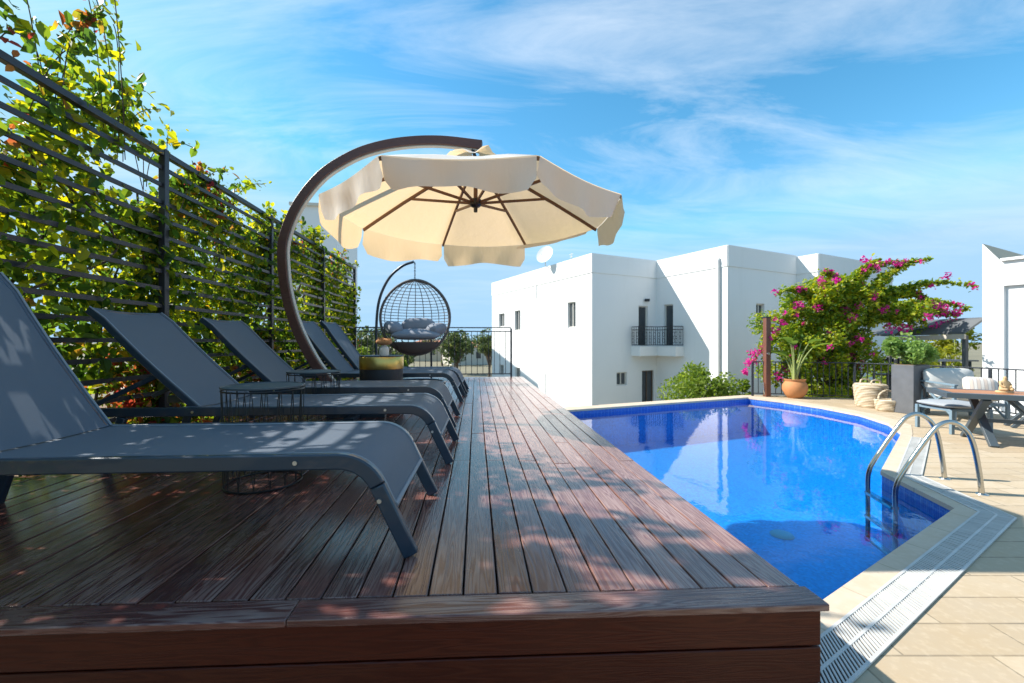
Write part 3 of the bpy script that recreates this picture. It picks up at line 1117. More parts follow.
cn = MB()
nf, na = 10, 8
for k in range(8):
    a0, a1 = va[k], va[k] + math.radians(45)
    vs, fs = [], []
    for i in range(nf + 1):
        f = i / nf
        p0, p1 = canopy_pt(a0, f, 0), canopy_pt(a1, f, 0)
        for j in range(na + 1):
            w = j / na
            q = p0.lerp(p1, w)
            q.z -= .055 * math.sin(PI * w) * f * (1 - .4 * f) + .010 * mnoise.noise(Vector((k * 3 + w * 3, f * 4, 1))) * f * (1 - f) * 3
            vs.append(q)
    for i in range(nf):
        for j in range(na):
            b = i * (na + 1) + j
            fs.append((b, b + 1, b + na + 2, b + na + 1))
    cn.add(vs, fs)
cn.build('canopy', 'canvas', um, world=True, smooth=50)
for k in range(8):
    a0, a1 = va[k], va[k] + math.radians(45)
    p0, p1 = canopy_pt(a0, 1, 0), canopy_pt(a1, 1, 0)
    rad = Vector((math.cos((a0 + a1) / 2), math.sin((a0 + a1) / 2), 0))
    vl = MB()
    vs, fs = [], []
    nw, nh = 18, 5
    for i in range(nw + 1):
        w = .012 + .976 * i / nw
        q = p0.lerp(p1, w)
        q.z -= .055 * math.sin(PI * w) * .6 - .004
        q += rad * .003
        ed = min(w, 1 - w)
        hh = (.215 if rad.y < -.3 else .275) * (1 - max(0, (.085 - ed) / .085) ** 2.2 * .5)
        for j in range(nh + 1):
            g_ = j / nh
            wav = .018 * math.sin(w * 17 + k * 2.1) * g_ + .025 * mnoise.noise(Vector((w * 5, k * 7.3, g_))) * g_
            if k == 0:        # the breeze has folded this flap in under the ribs
                vs.append(q + rad * (-.21 * math.sin(g_ * 1.4) + wav * .6) + Vector((0, 0, -.10 * g_)))
            else:
                vs.append(q + rad * ((.015 if rad.y > -.3 else -.05) * g_ + wav * (1.6 if rad.y < -.3 else 1)) + Vector((0, 0, -hh * g_ * (1 + .16 * math.sin(w * 6 + k * 1.7)))))
    for i in range(nw):
        for j in range(nh):
            b = i * (nh + 1) + j
            fs.append((b, b + nh + 1, b + nh + 2, b + 1))
    vl.add(vs, fs)
    vl.build('valance', 'canvas', um, world=True, smooth=60)
HUBZ = RIMZ + .12
for k in range(8):
    a = va[k]
    pts = [canopy_pt(a, f, .022) for f in (0.04, .3, .6, .85, .995)]
    r = MB()
    for p0, p1 in zip(pts[:-1], pts[1:]):
        r.beam(p0, p1, .022, .03)
    rb = r.build('rib', 'rib_wood', um, world=True)
    q = canopy_pt(a, .52, .035)
    s = MB()
    s.beam((UC.x + .05 * math.cos(a), UC.y + .05 * math.sin(a), HUBZ), q, .018, .026)
    s.build('strut', 'rib_wood', um, world=True)
m = MB()
m.tube([(UC.x, UC.y, HUBZ - .02), (UC.x, UC.y, APX + .05)], .022, 12)
m.build('mast', 'rib_wood', um, world=True)
m = MB()
m.lathe([(0, -.10), (.02, -.10), (.022, -.05), (.045, -.045), (.062, -.03), (.062, .03), (.04, .04), (0, .04)], c=(UC.x, UC.y, HUBZ), n=20)
m.build('hub', 'black_wire', um, world=True)
vc = MB()
vs, fs = [], []
for i in range(5):
    f = i / 4
    for k in range(32):
        a = 2 * PI * k / 32
        rr = .04 + .30 * f + .03 * math.sin(a * 8) * f
        z = APX + .075 - .09 * f ** 1.3 + .03 * f * math.sin(a * 5 + 1) + .025 * math.sin(a * 9) * f
        vs.append((UC.x + rr * math.cos(a), UC.y + rr * math.sin(a), z))
for i in range(4):
    for k in range(32):
        l = (k + 1) % 32
        fs.append((i * 32 + k, i * 32 + l, i * 32 + 32 + l, i * 32 + 32 + k))
vc.add(vs, fs)
vc.build('vent_cap', 'canvas', um, world=True, smooth=60)
# curved arm (in the plane of the canopy centre)
armpx = [(357, 417), (345, 402), (330, 383), (314, 361), (298, 330), (288.5, 300), (284, 270), (284.5, 240), (298, 206), (321, 177), (346, 160), (371, 149.5), (403, 143), (440, 141.5), (482, 146)]
DD = 4.50
arm = [pl((x - 512) / 420 * DD, DD, EYE + (341.5 - y) / 420 * DD) for x, y in armpx]
arm[0].z = DECK + .02
path = smooth_path(arm, 5)
ax = pl(1, 0)


def arm_sweep(mb, inset, w, h):
    vs, fs = [], []
    for i, p in enumerate(path):
        a, b = path[max(0, i - 1)], path[min(len(path) - 1, i + 1)]
        t_ = (b - a).normalized()
        side = pl(0, 1)
        nrm = t_.cross(side).normalized()
        for s_, q_ in ((-1, -1), (1, -1), (1, 1), (-1, 1)):
            vs.append(p + side * s_ * w / 2 + nrm * (inset + q_ * h / 2))
    for i in range(len(path) - 1):
        for k in range(4):
            l = (k + 1) % 4
            fs.append((i * 4 + k, i * 4 + l, i * 4 + 4 + l, i * 4 + 4 + k))
    e_ = (len(path) - 1) * 4
    fs += [(3, 2, 1, 0), (e_, e_ + 1, e_ + 2, e_ + 3)]
    mb.add(vs, fs)


m = MB()
arm_sweep(m, 0, .085, .095)
m.build('curved_arm', 'arc_wood', um, world=True, bevel=.006, smooth=30)
m = MB()
arm_sweep(m, -.054, .05, .012)
m.build('arm_track', 'arc_strip', um, world=True, smooth=30)
m = MB()
tip = path[-1]
m.tube([tip + Vector((-.1, 0, -.04)), (UC.x, UC.y, APX + .04)], .018, 10)
m.build('hanger', 'black_wire', um, world=True)
m = MB()
b0 = path[0]
for d in ((1, 0), (0, 1)):
    v_ = Vector((d[0], d[1], 0))
    m.beam(Vector((b0.x, b0.y, DECK + .02)) - v_ * .3, Vector((b0.x, b0.y, DECK + .02)) + v_ * .3, .09, .035 + .002 * d[0])
m.build('base_cross', 'frame_metal', um, world=True)

# ------------------------------------------------------------------ hanging egg chair
ex_, ey_ = pl(-1.85, 8.0)[:2]
eg = thing('egg_chair', 'hanging rattan egg chair with grey cushions on a curved stand', 'hanging chair', (ex_, ey_, DECK))
EC = Vector((0, 0, 1.27))           # centre of the basket above the deck
ew, eh, ed_ = .67, .71, .64
face = math.radians(-8)                   # opening towards the viewer
ca, sa = math.cos(face), math.sin(face)


def eggp(u, v):
    """u: angle round the opening axis plane, v: depth 0 rim .. 1 back"""
    r = math.cos(v * PI / 2) ** .8 if v < 1 else 0
    x = ew * math.cos(u) * r
    zz = eh * math.sin(u) * r
    if zz > 0:
        x *= 1 - .12 * (zz / eh) ** 2
    y = ed_ * math.sin(v * PI / 2)
    return Vector((x * ca - y * sa, x * sa + y * ca, zz)) + EC


m = MB()
m.tube([eggp(2 * PI * k / 64, 0) for k in range(64)], .026, 8, closed=True)
m.build('rim', 'rattan', eg, smooth=60)
m = MB()
# weave: arcs running over the shell from side to side, and ribs from crown to seat
for i in range(-9, 12):
    h = i / 12
    ang0 = math.asin(max(-1, min(1, h)))
    rr = math.cos(ang0)
    pts = []
    for k in range(19):
        al = PI * k / 18
        x = ew * math.cos(al) * rr
        y = ed_ * math.sin(al) * rr
        zz = eh * h
        if zz > 0:
            x *= 1 - .12 * (zz / eh) ** 2
        pts.append(Vector((x * ca - y * sa, x * sa + y * ca, zz)) + EC)
    m.tube(pts, .0065, 5)
for k in range(1, 12):
    al = PI * k / 12
    pts = []
    for i in range(-10, 13):
        h = i / 12
        rr = math.sqrt(max(0, 1 - h * h))
        x, y, zz = ew * math.cos(al) * rr, ed_ * math.sin(al) * rr, eh * h
        if zz > 0:
            x *= 1 - .12 * (zz / eh) ** 2
        pts.append(Vector((x * ca - y * sa, x * sa + y * ca, zz)) + EC)
    m.tube(pts, .0075, 5)
m.build('woven_shell', 'rattan', eg, smooth=60)
m = MB()
vs, fs = [], []
for i in range(7):
    h = -.66 - .33 * i / 6
    rr = math.sqrt(1 - h * h) * 1.015
    for k in range(40):
        al = 2 * PI * k / 40
        y = ed_ * math.sin(al) * rr * (1 if math.sin(al) > 0 else .45)
        x, zz = ew * math.cos(al) * rr, eh * h
        vs.append(Vector((x * ca - y * sa, x * sa + y * ca, zz)) + EC)
for i in range(6):
    for k in range(40):
        l = (k + 1) % 40
        fs.append((i * 40 + k, i * 40 + l, i * 40 + 40 + l, i * 40 + 40 + k))
fs.append(tuple(6 * 40 + k for k in range(40)))
m.add(vs, fs)
m.build('seat_bowl', 'rattan', eg, smooth=60)
for c_, s_, rz_ in (((.02, .05, -.32), (.92, .5, .2), 0), ((.03, .28, -.14), (.66, .24, .30), 0), ((-.42, .06, -.2), (.28, .46, .26), .5), ((.40, .10, -.22), (.28, .42, .24), -.5)):
    m = MB()
    m.pillow(Vector(c_) + EC, s_, Matrix.Rotation(rz_, 3, 'Z') @ Matrix.Rotation(.15, 3, 'X'), 10)
    m.build('cushion', 'cushion_grey', eg, smooth=70)
TOPZ = 1.78 + .10
m = MB()
bx = -.78
st = smooth_path([(bx + .28, .15, .02), (bx + .12, .15, .06), (bx + .04, .15, .35), (bx + .03, .15, 1.1), (bx + .09, .14, 1.62), (bx + .27, .12, 2.02), (bx + .53, .06, 2.25), (-.02, .0, 2.33)], 6)
m.tube(st, .026, 10)
m.build('stand_pole', 'frame_metal', eg, smooth=60)
m = MB()
m.tube([(.55 * math.cos(2 * PI * k / 48), .15 + .55 * math.sin(2 * PI * k / 48), .025) for k in range(48)], .024, 8, closed=True)
m.build('base_ring', 'frame_metal', eg, smooth=60)
m = MB()
for k in range(11):
    z = 2.315 - k * .033
    m.tube([(.011 * math.cos(2 * PI * j / 10) * (k % 2), .011 * math.cos(2 * PI * j / 10) * (1 - k % 2), z + .022 * math.sin(2 * PI * j / 10)) for j in range(10)], .005, 5, closed=True)
m.build('chain', 'black_wire', eg)

# ------------------------------------------------------------------ railings
def railing(name, label, pts, z0, ztop, step, mat='rail_metal', second=None):
    P = [Vector(p) for p in pts]
    o = thing(name, label, 'railing', (P[0].x, P[0].y, z0))
    top, bal = MB(), MB()
    for i, (a, b) in enumerate(zip(P[:-1], P[1:])):
        up = Vector((0, 0, 1))
        top.beam(a + up * (ztop - .012), b + up * (ztop - .012), .045, .024)
        lo = MB()
        for zz in ([z0 + .075] + ([second] if second else [])):
            bal.beam(a + up * zz, b + up * zz, .02, .022)
        L = (b - a).length
        k = max(1, round(L / step))
        for j in range(1, k):
            q = a.lerp(b, j / k)
            bal.box((q.x, q.y, (z0 + .075 + (second or ztop - .02)) / 2), (.013, .013, (second or ztop - .02) - z0 - .075))
    top.build('handrail', mat, o, bevel=.003, world=True)
    bal.build('balusters', mat, o, world=True, smooth=0)
    for q in P:
        m = MB()
        m.box((q.x, q.y, (z0 + ztop - .026) / 2), (.042, .042, ztop - z0 - .028))
        m.build('post', mat, o, world=True, bevel=.003)
    return o


ry = 9.56
railing('deck_railing', 'dark blue metal railing at the far end of the deck', [(x, ry, 0) for x in (-2.66, -1.0, .80)], DECK, 1.735, .125, second=1.64)
railing('terrace_railing', 'dark metal railing behind the pool beneath the bougainvillea', [pl(6.22, 10.86), pl(7.25, 10.60), pl(8.35, 10.24), pl(8.9, 9.2), pl(9.28, 8.15), pl(9.42, 7.3), pl(9.62, 6.0)], 0, .90, .13)

# ------------------------------------------------------------------ white houses
UA = Vector((-.455, .89))
UA.normalize()
VA = Vector((.89, .455))
VA.normalize()


def facade(mb, o2, d2, width, z0, z1, openings, nrm, depth=.16, mi=0):
    """wall sheet with rectangular openings and their reveals; o2/d2/nrm on the site plan"""
    us = sorted({0.0, width} | {a for q in openings for a in (q[0], q[1])})
    zs = sorted({z0, z1} | {a for q in openings for a in (q[2], q[3])})

    def P(u, z, d=0.0):
        q = o2 + d2 * u - nrm * d
        return pl(q.x, q.y, z)
    for u0, u1 in zip(us[:-1], us[1:]):
        for a, b in zip(zs[:-1], zs[1:]):
            cu, cz = (u0 + u1) / 2, (a + b) / 2
            if any(q[0] < cu < q[1] and q[2] < cz < q[3] for q in openings):
                continue
            mb.add([P(u0, a), P(u1, a), P(u1, b), P(u0, b)], [(0, 1, 2, 3)], mi)
    for (u0, u1, a, b) in openings:
        c_ = [(u0, a), (u1, a), (u1, b), (u0, b)]
        for i in range(4):
            (x0, y0), (x1, y1) = c_[i], c_[(i + 1) % 4]
            mb.add([P(x0, y0), P(x1, y1), P(x1, y1, depth), P(x0, y0, depth)], [(0, 1, 2, 3)], mi)
    return P


def add_window(parent, P, q, depth=.13, door=False, frame='pvc_frame', pane='dark_glass', bars=1):
    u0, u1, a, b = q
    e_ = .003
    w_ = .05

    def bar(mb, ua, ub, za, zb, d0, d1):
        vs = [P(u, z, d) for u in (ua, ub) for z in (za, zb) for d in (d0, d1)]
        mb.add(vs, [(0, 1, 3, 2), (4, 6, 7, 5), (0, 4, 5, 1), (2, 3, 7, 6), (0, 2, 6, 4), (1, 5, 7, 3)])
    f = MB()
    bar(f, u0 + e_, u0 + w_, a + e_, b - e_, depth - .05, depth)
    bar(f, u1 - w_, u1 - e_, a + e_, b - e_, depth - .05, depth)
    bar(f, u0 + w_, u1 - w_, b - w_, b - e_, depth - .05, depth)
    bar(f, u0 + w_, u1 - w_, a + e_, a + w_, depth - .05, depth)
    for k in range(bars):
        um_ = u0 + (u1 - u0) * (k + 1) / (bars + 1)
        bar(f, um_ - .02, um_ + .02, a + w_, b - w_, depth - .05, depth)
    fr = f.build('door' if door else 'window', frame, parent, world=True, smooth=0)
    g_ = MB()
    g_.add([P(u0 + .01, a + .01, depth - .01), P(u1 - .01, a + .01, depth - .01), P(u1 - .01, b - .01, depth - .01), P(u0 + .01, b - .01, depth - .01)], [(0, 1, 2, 3)])
    gl = g_.build('pane', pane, None, smooth=0)
    # keep the pane a sub-part of its window
    gl.data.transform(Matrix.Translation(-Vector(parent.location)))
    gl.parent = fr
    return fr


A2 = Vector((3.37, 17.70))
B2 = A2 + UA * 10.2
C2 = A2 + VA * 3.70
E2 = C2 - UA * 3.60
F2 = E2 + VA * 4.55
G2 = F2 - UA * .85
H2 = G2 + VA * 6.5
ZB, ZT = -2.4, 5.12
hs = thing('white_house', 'white flat roofed two storey house with a wrought iron balcony behind the pool', 'house', pl(6, 20, ZB))
wl = MB()
sA = [(1.16, 1.80, 2.04, 3.2), (6.37, 7.07, 2.03, 3.16), (8.38, 9.17, 2.3, 3.11), (6.4, 7.0, -.68, -.06), (8.5, 9.1, -.65, 0.0)]
P_AB = facade(wl, A2, UA, 10.2, ZB, ZT, sA, -VA)
sAC = [(2.61, 3.18, 1.22, 3.02), (1.34, 1.93, -.52, .065), (2.81, 3.55, -1.95, .09)]
P_AC = facade(wl, A2, VA, 3.70, ZB, ZT, sAC, -UA)
sCE = [(.44, .965, 1.22, 3.07)]
P_CE = facade(wl, C2, -UA, 3.60, ZB, ZT, sCE, -VA)
sEF = [(1.76, 2.3, 1.9, 2.95)]
P_EF = facade(wl, E2, VA, 4.55, ZB, ZT, sEF, -UA)
facade(wl, F2, -UA, .85, ZB, ZT - .05, [], -VA)
facade(wl, G2, VA, 6.5, ZB, ZT - .05, [], -UA)
facade(wl, H2, UA, 12, ZB, ZT - .05, [], VA)
bk = H2 + UA * 12
facade(wl, bk, (B2 - bk).normalized(), (B2 - bk).length, ZB, ZT, [], UA)
roof = [A2, B2, bk, H2, G2, F2, E2, C2]
rv = [pl(q.x, q.y, ZT - .35) for q in roof]
rt = tessellate_polygon([[Vector((q.x, q.y, 0)) for q in rv]])
wl.build('wall', 'white_stucco', hs, world=True, smooth=0)
rf = MB()
rf.add(rv, [tuple(q) for q in rt])
rf.build('roof', 'far_house', hs, world=True, smooth=0)
pp = MB()
for a, b, nn in ((A2, B2, -VA), (A2, C2, -UA), (C2, E2, -VA), (E2, F2, -UA), (F2, G2, -VA), (G2, H2, -UA)):
    z1 = ZT + .012 if a not in (F2, G2) else ZT - .04
    d_ = (b - a).normalized()
    q0, q1 = a + nn * .03 - d_ * (0.03 if (a is A2) else 0), b + nn * .03
    i0, i1 = a - nn * .2, b - nn * .2
    z0 = ZT - .80
    vs = [pl(q.x, q.y, z) for z in (z0, z1) for q in (q0, q1, i1, i0)]
    pp.add(vs, [(3, 2, 1, 0), (4, 5, 6, 7), (0, 1, 5, 4), (1, 2, 6, 5), (2, 3, 7, 6), (3, 0, 4, 7)])
pp.build('parapet', 'white_stucco', hs, world=True, smooth=0)
for q in sA:
    add_window(hs, P_AB, q)
add_window(hs, P_AC, sAC[0], door=True, bars=0)
add_window(hs, P_AC, sAC[1], bars=1)
add_window(hs, P_AC, sAC[2], door=True, frame='brown_door')
add_window(hs, P_CE, sCE[0], door=True, bars=0)
for q in sEF:
    add_window(hs, P_EF, q)
# balcony wrapping the inner corner
bal = MB()
zb0, zb1 = .78, 1.20
bd1, bd2 = .55, .50
L1 = [A2 + VA * 2.16, C2, C2 - UA * 1.55, C2 - UA * 1.55 - VA * bd2, C2 - UA * bd1 - VA * bd2, A2 + VA * 2.16 - UA * bd1]
Lw = [pl(q.x, q.y) for q in L1]
bal.prism([(q.x, q.y) for q in Lw], zb0, zb1)
bal.build('balcony', 'white_stucco', hs, world=True, smooth=0)
br = MB()
edge = [L1[0] - UA * .03, L1[5], L1[4], L1[3], L1[2] - VA * .03]
edge = [q + (VA * .03 if i in (0, 1) else Vector((0, 0))) + (UA * .03 if i in (3, 4) else Vector((0, 0))) for i, q in enumerate(edge)]
for a, b in zip(edge[:-1], edge[1:]):
    for zz in (1.26, 2.06, 1.92):
        br.beam(pl(a.x, a.y, zz), pl(b.x, b.y, zz), .03, .03)
    L = (b - a).length
    k = max(2, round(L / .13))
    for j in range(k + 1):
        q = a + (b - a) * j / k
        w3 = pl(q.x, q.y)
        br.box((w3.x, w3.y, 1.66), (.016, .016, .8))
        if j < k and j % 2 == 0:
            q2 = a + (b - a) * (j + .5) / k
            w4, dr3 = pl(q2.x, q2.y), pl(*(b - a).normalized())
            for zc in (1.45, 1.72):
                br.tube([Vector((w4.x, w4.y, zc)) + dr3 * .055 * math.cos(2 * PI * i / 10) + Vector((0, 0, .11 * math.sin(2 * PI * i / 10))) for i in range(10)], .009, 4, closed=True)
br.build('balcony_railing', 'black_wire', hs, world=True, smooth=0)
# downpipe, dish, antenna, wall lamp, conduits
q = C2 - UA * 3.26 - VA * .07
pz = MB()
pz.tube([pl(*(q + VA * .07), 4.62), pl(*(q - VA * .0), 4.66), pl(*(q - VA * .04), 4.55), pl(q.x, q.y, 4.4), pl(q.x, q.y, ZB)], .055, 10)
pz.build('downpipe', 'white_pole', hs, world=True, smooth=60)
q = A2 + UA * 3.25 - VA * .3
dc = pl(q.x, q.y, 5.62)
ds = MB()
aim = pl(-.55, -.75, .35).normalized()
R3 = aim.to_track_quat('Z', 'Y').to_matrix()
vs, fs = [], []
for i in range(6):
    r_ = .45 * i / 5
    for k in range(28):
        a = 2 * PI * k / 28
        vs.append(R3 @ Vector((r_ * math.cos(a), r_ * math.sin(a), .22 * (r_ / .45) ** 2 * .4)) + dc)
for i in range(5):
    for k in range(28):
        l = (k + 1) % 28
        fs.append((i * 28 + k, i * 28 + l, i * 28 + 28 + l, i * 28 + 28 + k))
ds.add(vs, fs)
ds.tube([dc, pl(q.x, q.y, 5.1), pl(*(q + VA * .25), 5.0)], .022, 8)
ds.tube([dc + R3 @ Vector((0, -.3, .05)), dc + R3 @ Vector((0, -.12, .36))], .01, 6)
o = ds.build('satellite_dish', 'white_pole', hs, world=True, smooth=50)
q = A2 + UA * 1.45 - VA * .03
m = MB()
m.tube([pl(q.x, q.y, 4.7), pl(q.x, q.y, 5.4)], .018, 6)
m.beam(pl(*(q - UA * .14), 5.36), pl(*(q + UA * .14), 5.36), .015, .015)
m.beam(pl(*(q - UA * .1), 5.24), pl(*(q + UA * .1), 5.24), .015, .015)
m.build('antenna', 'white_pole', hs, world=True, smooth=0)
for s_, za, zb_ in ((4.6, 3.6, 4.9), (3.7, -2.0, -.2)):
    m = MB()
    q = A2 + UA * s_ - VA * .02
    m.tube([pl(q.x, q.y, za), pl(q.x, q.y, zb_)], .018, 6)
    m.build('conduit', 'white_pole', hs, world=True)
q = A2 + VA * 3.05 - UA * .08
m = MB()
m.box(pl(q.x, q.y, 3.28), (.22, .14, .11), Matrix.Rotation(-.35, 3, 'Z'))
m.build('wall_lamp', 'black_wire', hs, world=True)

# the neighbouring white house at the right edge
R2 = Vector((11.2, 10.0))
hr = thing('white_villa', 'white rendered house wall with a sloping parapet at the right edge', 'house', pl(R2.x, R2.y, ZB))
wl = MB()
D2 = -UA
wl2 = [(0, 3.74), (.30, 3.27), (4.5, 3.27)]
th = .28


def PR(u, z, d=0.0):
    q = R2 + D2 * u + VA * d
    return pl(q.x, q.y, z)


pan = (.33, 2.6, -.4, 2.72)
rec = .045
# front sheet in strips around the shallow recess
for (u0, z0a, z1a, u1, z0b, z1b) in ((0, ZB, 3.74, .30, ZB, 3.27), (.30, ZB, 3.27, pan[0], ZB, 3.27), (pan[0], pan[3], 3.27, pan[1], pan[3], 3.27), (pan[0], ZB, pan[2], pan[1], ZB, pan[2]), (pan[1], ZB, 3.27, 4.5, ZB, 3.27)):
    wl.add([PR(u0, z0a), PR(u1, z0b), PR(u1, z1b), PR(u0, z1a)], [(0, 1, 2, 3)])
c_ = [(pan[0], pan[2]), (pan[1], pan[2]), (pan[1], pan[3]), (pan[0], pan[3])]
for i in range(4):
    (x0, y0), (x1, y1) = c_[i], c_[(i + 1) % 4]
    wl.add([PR(x0, y0), PR(x1, y1), PR(x1, y1, rec), PR(x0, y0, rec)], [(0, 1, 2, 3)])
wl.add([PR(*c_[0], rec), PR(*c_[1], rec), PR(*c_[2], rec), PR(*c_[3], rec)], [(0, 1, 2, 3)])
wl.add([PR(0, ZB), PR(0, 3.74), PR(0, 3.74, 5), PR(0, ZB, 5)], [(0, 1, 2, 3)])
wl.add([PR(4.5, ZB), PR(4.5, 3.27), PR(4.5, 3.27, 5), PR(4.5, ZB, 5)], [(0, 1, 2, 3)])
wl.build('wall', 'white_stucco', hr, world=True, smooth=0)
rf = MB()
rf.add([PR(0, 3.742), PR(.30, 3.272), PR(.30, 3.272, 5), PR(0, 3.742, 5)], [(0, 1, 2, 3)])
rf.add([PR(.30, 3.0, .2), PR(4.5, 3.0, .2), PR(4.5, 3.0, 5), PR(.3, 3.0, 5)], [(0, 1, 2, 3)])
rf.build('roof', 'far_house_warm', hr, world=True, smooth=0)
m = MB()
m.beam(PR(.30, 3.30, -.01), PR(4.5, 3.30, -.01), .12, .06)
m.build('coping', 'white_stucco', hr, world=True, smooth=0)
m = MB()
for a, b in ((c_[0], c_[3]), (c_[3], c_[2]), (c_[2], c_[1])):
    m.beam(PR(*a, -.004), PR(*b, -.004), .05, .05)
m.build('panel_frame', 'white_stucco', hr, world=True, smooth=0)

# awning / terrace roof beside it
aw = thing('terrace_canopy', 'low dark grey terrace roof with a pale soffit left of the white wall', 'canopy', pl(11, 12.2, ZB))
q = [pl(10.75, 12.0, 1.56), pl(11.15, 10.35, 1.60), pl(11.45, 10.15, 1.95), pl(11.9, 11.9, 1.98), pl(10.95, 13.3, 1.62)]
m = MB()
up = Vector((0, 0, .05))
vs = [p_ for p_ in q] + [p_ + up for p_ in q]
m.add(vs, [(5, 6, 7, 8), (5, 8, 9), (0, 1, 6, 5), (1, 2, 7, 6), (2, 3, 8, 7), (3, 4, 9, 8), (4, 0, 5, 9)])
m.build('roof_slab', 'awning_grey', aw, world=True, smooth=0)
m = MB()
m.add([q[0] - up * .1, q[1] - up * .1, q[2] - up * .1, q[3] - up * .1, q[4] - up * .1], [(0, 1, 2, 3), (0, 3, 4)])
m.beam(q[0] + Vector((.05, 0, -.07)), q[1] + Vector((.02, 0, -.07)), .06, .12)
m.build('soffit', 'awning_soffit', aw, world=True, smooth=0)
m = MB()
for p_ in (q[0], q[1]):
    m.box((p_.x + .12, p_.y + .08, (p_.z - .02 + ZB) / 2), (.08, .08, p_.z - ZB - .06))
m.build('posts', 'awning_grey', aw, world=True)

# ------------------------------------------------------------------ bougainvillea
BB = Vector((9.0, 11.6))
bg = thing('bougainvillea', 'large bougainvillea with magenta flowers spilling over the terrace railing', 'bougainvillea', pl(BB.x, BB.y, -.6))
rr = random.Random(4)
lp, fp = [], []
stm = MB()
cen = []
root = Vector((9.1, 11.7, -.6))


def site(v):
    return pl(v.x, v.y, v.z)


# main body: mass of clumps, wide and irregular (right, ahead, up on the site plan)
body = []
for k in range(150):
    ang = rr.uniform(0, 2 * PI)
    f = rr.random() ** .5
    X = 8.95 + 2.15 * f * math.cos(ang)
    Z = 1.3 + 1.7 * f * math.sin(ang)
    if X < 7.5 and Z > 2.0:
        Z -= .7
    if Z < .25 and X < 7.6:
        continue
    if X > 9.3 and Z < .75:
        continue
    if X > 9.75 and Z < 1.95:
        continue
    body.append(Vector((X, 11.55 + rr.gauss(0, .4), Z)))
for c0 in body:
    cen.append((c0, rr.uniform(.2, .42)))
sprays = [((9.6, 2.2), (10.6, 3.25), (12.0, 2.85)), ((9.8, 2.6), (10.8, 3.0), (11.3, 2.1)), ((10.0, 2.1), (11.2, 2.5), (11.9, 2.15)), ((8.3, 2.0), (7.4, 2.5), (6.55, 1.6)),
          ((8.2, 1.7), (7.2, 2.0), (6.35, .9)), ((8.8, 2.4), (9.4, 3.6), (10.3, 3.5)), ((8.5, 2.2), (7.9, 3.1), (7.1, 2.7)), ((9.4, 2.5), (10.0, 3.5), (10.8, 3.55)), ((8.6, 2.5), (9.0, 3.3), (9.4, 3.5)),
          ((10.2, 2.2), (11.4, 2.7), (12.2, 2.3)), ((8.0, 1.2), (7.2, 1.5), (6.75, .3)), ((10.0, 2.0), (10.7, 2.3), (11.5, 2.1)), ((9.0, 2.2), (8.4, 3.4), (8.0, 3.15))]
for a, b, c in sprays:
    y0 = 11.5 + rr.uniform(-.5, .3)
    path_ = bez((a[0], y0, a[1]), (b[0], y0 - .1, b[1]), (c[0], y0 - .3, c[1]), 16)
    stm.tube([site(p_) for p_ in path_], [.014 * (1 - i / 20) for i in range(17)], 5)
    for i, p_ in enumerate(path_):
        k = max(.05, .24 * (1 - i / 18))
        cen.append((p_, k))
        if i > 5:
            for _ in range(7):
                lp.append(p_ + Vector((rr.gauss(0, .06), rr.gauss(0, .06), rr.gauss(0, .06))))
        if i > 8 and rr.random() < .42:
            fp.append((p_ + Vector((rr.gauss(0, .08), -.08, rr.gauss(0, .08))), rr.uniform(.06, .12)))
for c0, r_ in cen:
    nl = int(210 * (r_ / .3) ** 1.5)
    for _ in range(nl):
        d = Vector((rr.gauss(0, 1), rr.gauss(0, 1), rr.gauss(0, 1))).normalized() * r_ * rr.uniform(.3, 1.05)
        lp.append(c0 + d)
for c0 in body:
    if rr.random() < .68 and c0.z > .8:
        fp.append((c0 + Vector((rr.gauss(0, .2), -.38, rr.gauss(0, .2))), rr.uniform(.06, .14)))
    if rr.random() < .5:
        stm.tube([site(p_) for p_ in bez(root, Vector((c0.x * .5 + root.x * .5, 11.6, c0.z * .6)), c0, 8)], [.03 * (1 - i / 10) + .004 for i in range(9)], 5)
off = np.array(bg.location)
P = np.array([tuple(site(p_)) for p_ in lp]) - off
vv, ff = leaf_cloud(P, RNG.uniform(.06, .125, len(P)), .5, np.array([[-.5, -.3, .4]]), .6)
raw_mesh('foliage', vv, ff, 'bougainvillea_leaf', bg)
FP = []
for c0, r_ in fp:
    for _ in range(int(30 * (r_ / .13) ** 1.5)):
        d = Vector((rr.gauss(0, 1), rr.gauss(0, 1), rr.gauss(0, 1))).normalized() * r_ * rr.random() ** .4
        FP.append(tuple(site(c0 + d)))
# hanging magenta tail on the left, and blooms over the terrace roof
for (X, Z), r_ in (((6.33, 1.1), .15), ((6.2, .85), .13), ((6.1, .62), .09), ((11.15, 1.78), .18), ((11.5, 1.9), .16), ((10.3, 1.75), .15), ((9.25, 3.5), .16), ((10.1, 3.45), .12), ((8.15, 2.9), .15), ((8.7, 2.2), .16), ((8.0, 2.3), .14), ((7.5, 2.35), .15)):
    for _ in range(46):
        d = Vector((rr.gauss(0, 1), rr.gauss(0, 1), rr.gauss(0, 1))).normalized() * r_ * rr.random() ** .4
        FP.append(tuple(site(Vector((X, 11.0, Z)) + d)))
P = np.array(FP) - off
vv, ff = leaf_cloud(P, RNG.uniform(.05, .09, len(P)), .3)
raw_mesh('flowers', vv, ff, 'bract', bg)
stm.build('stems', 'vine_stem', bg, world=True)


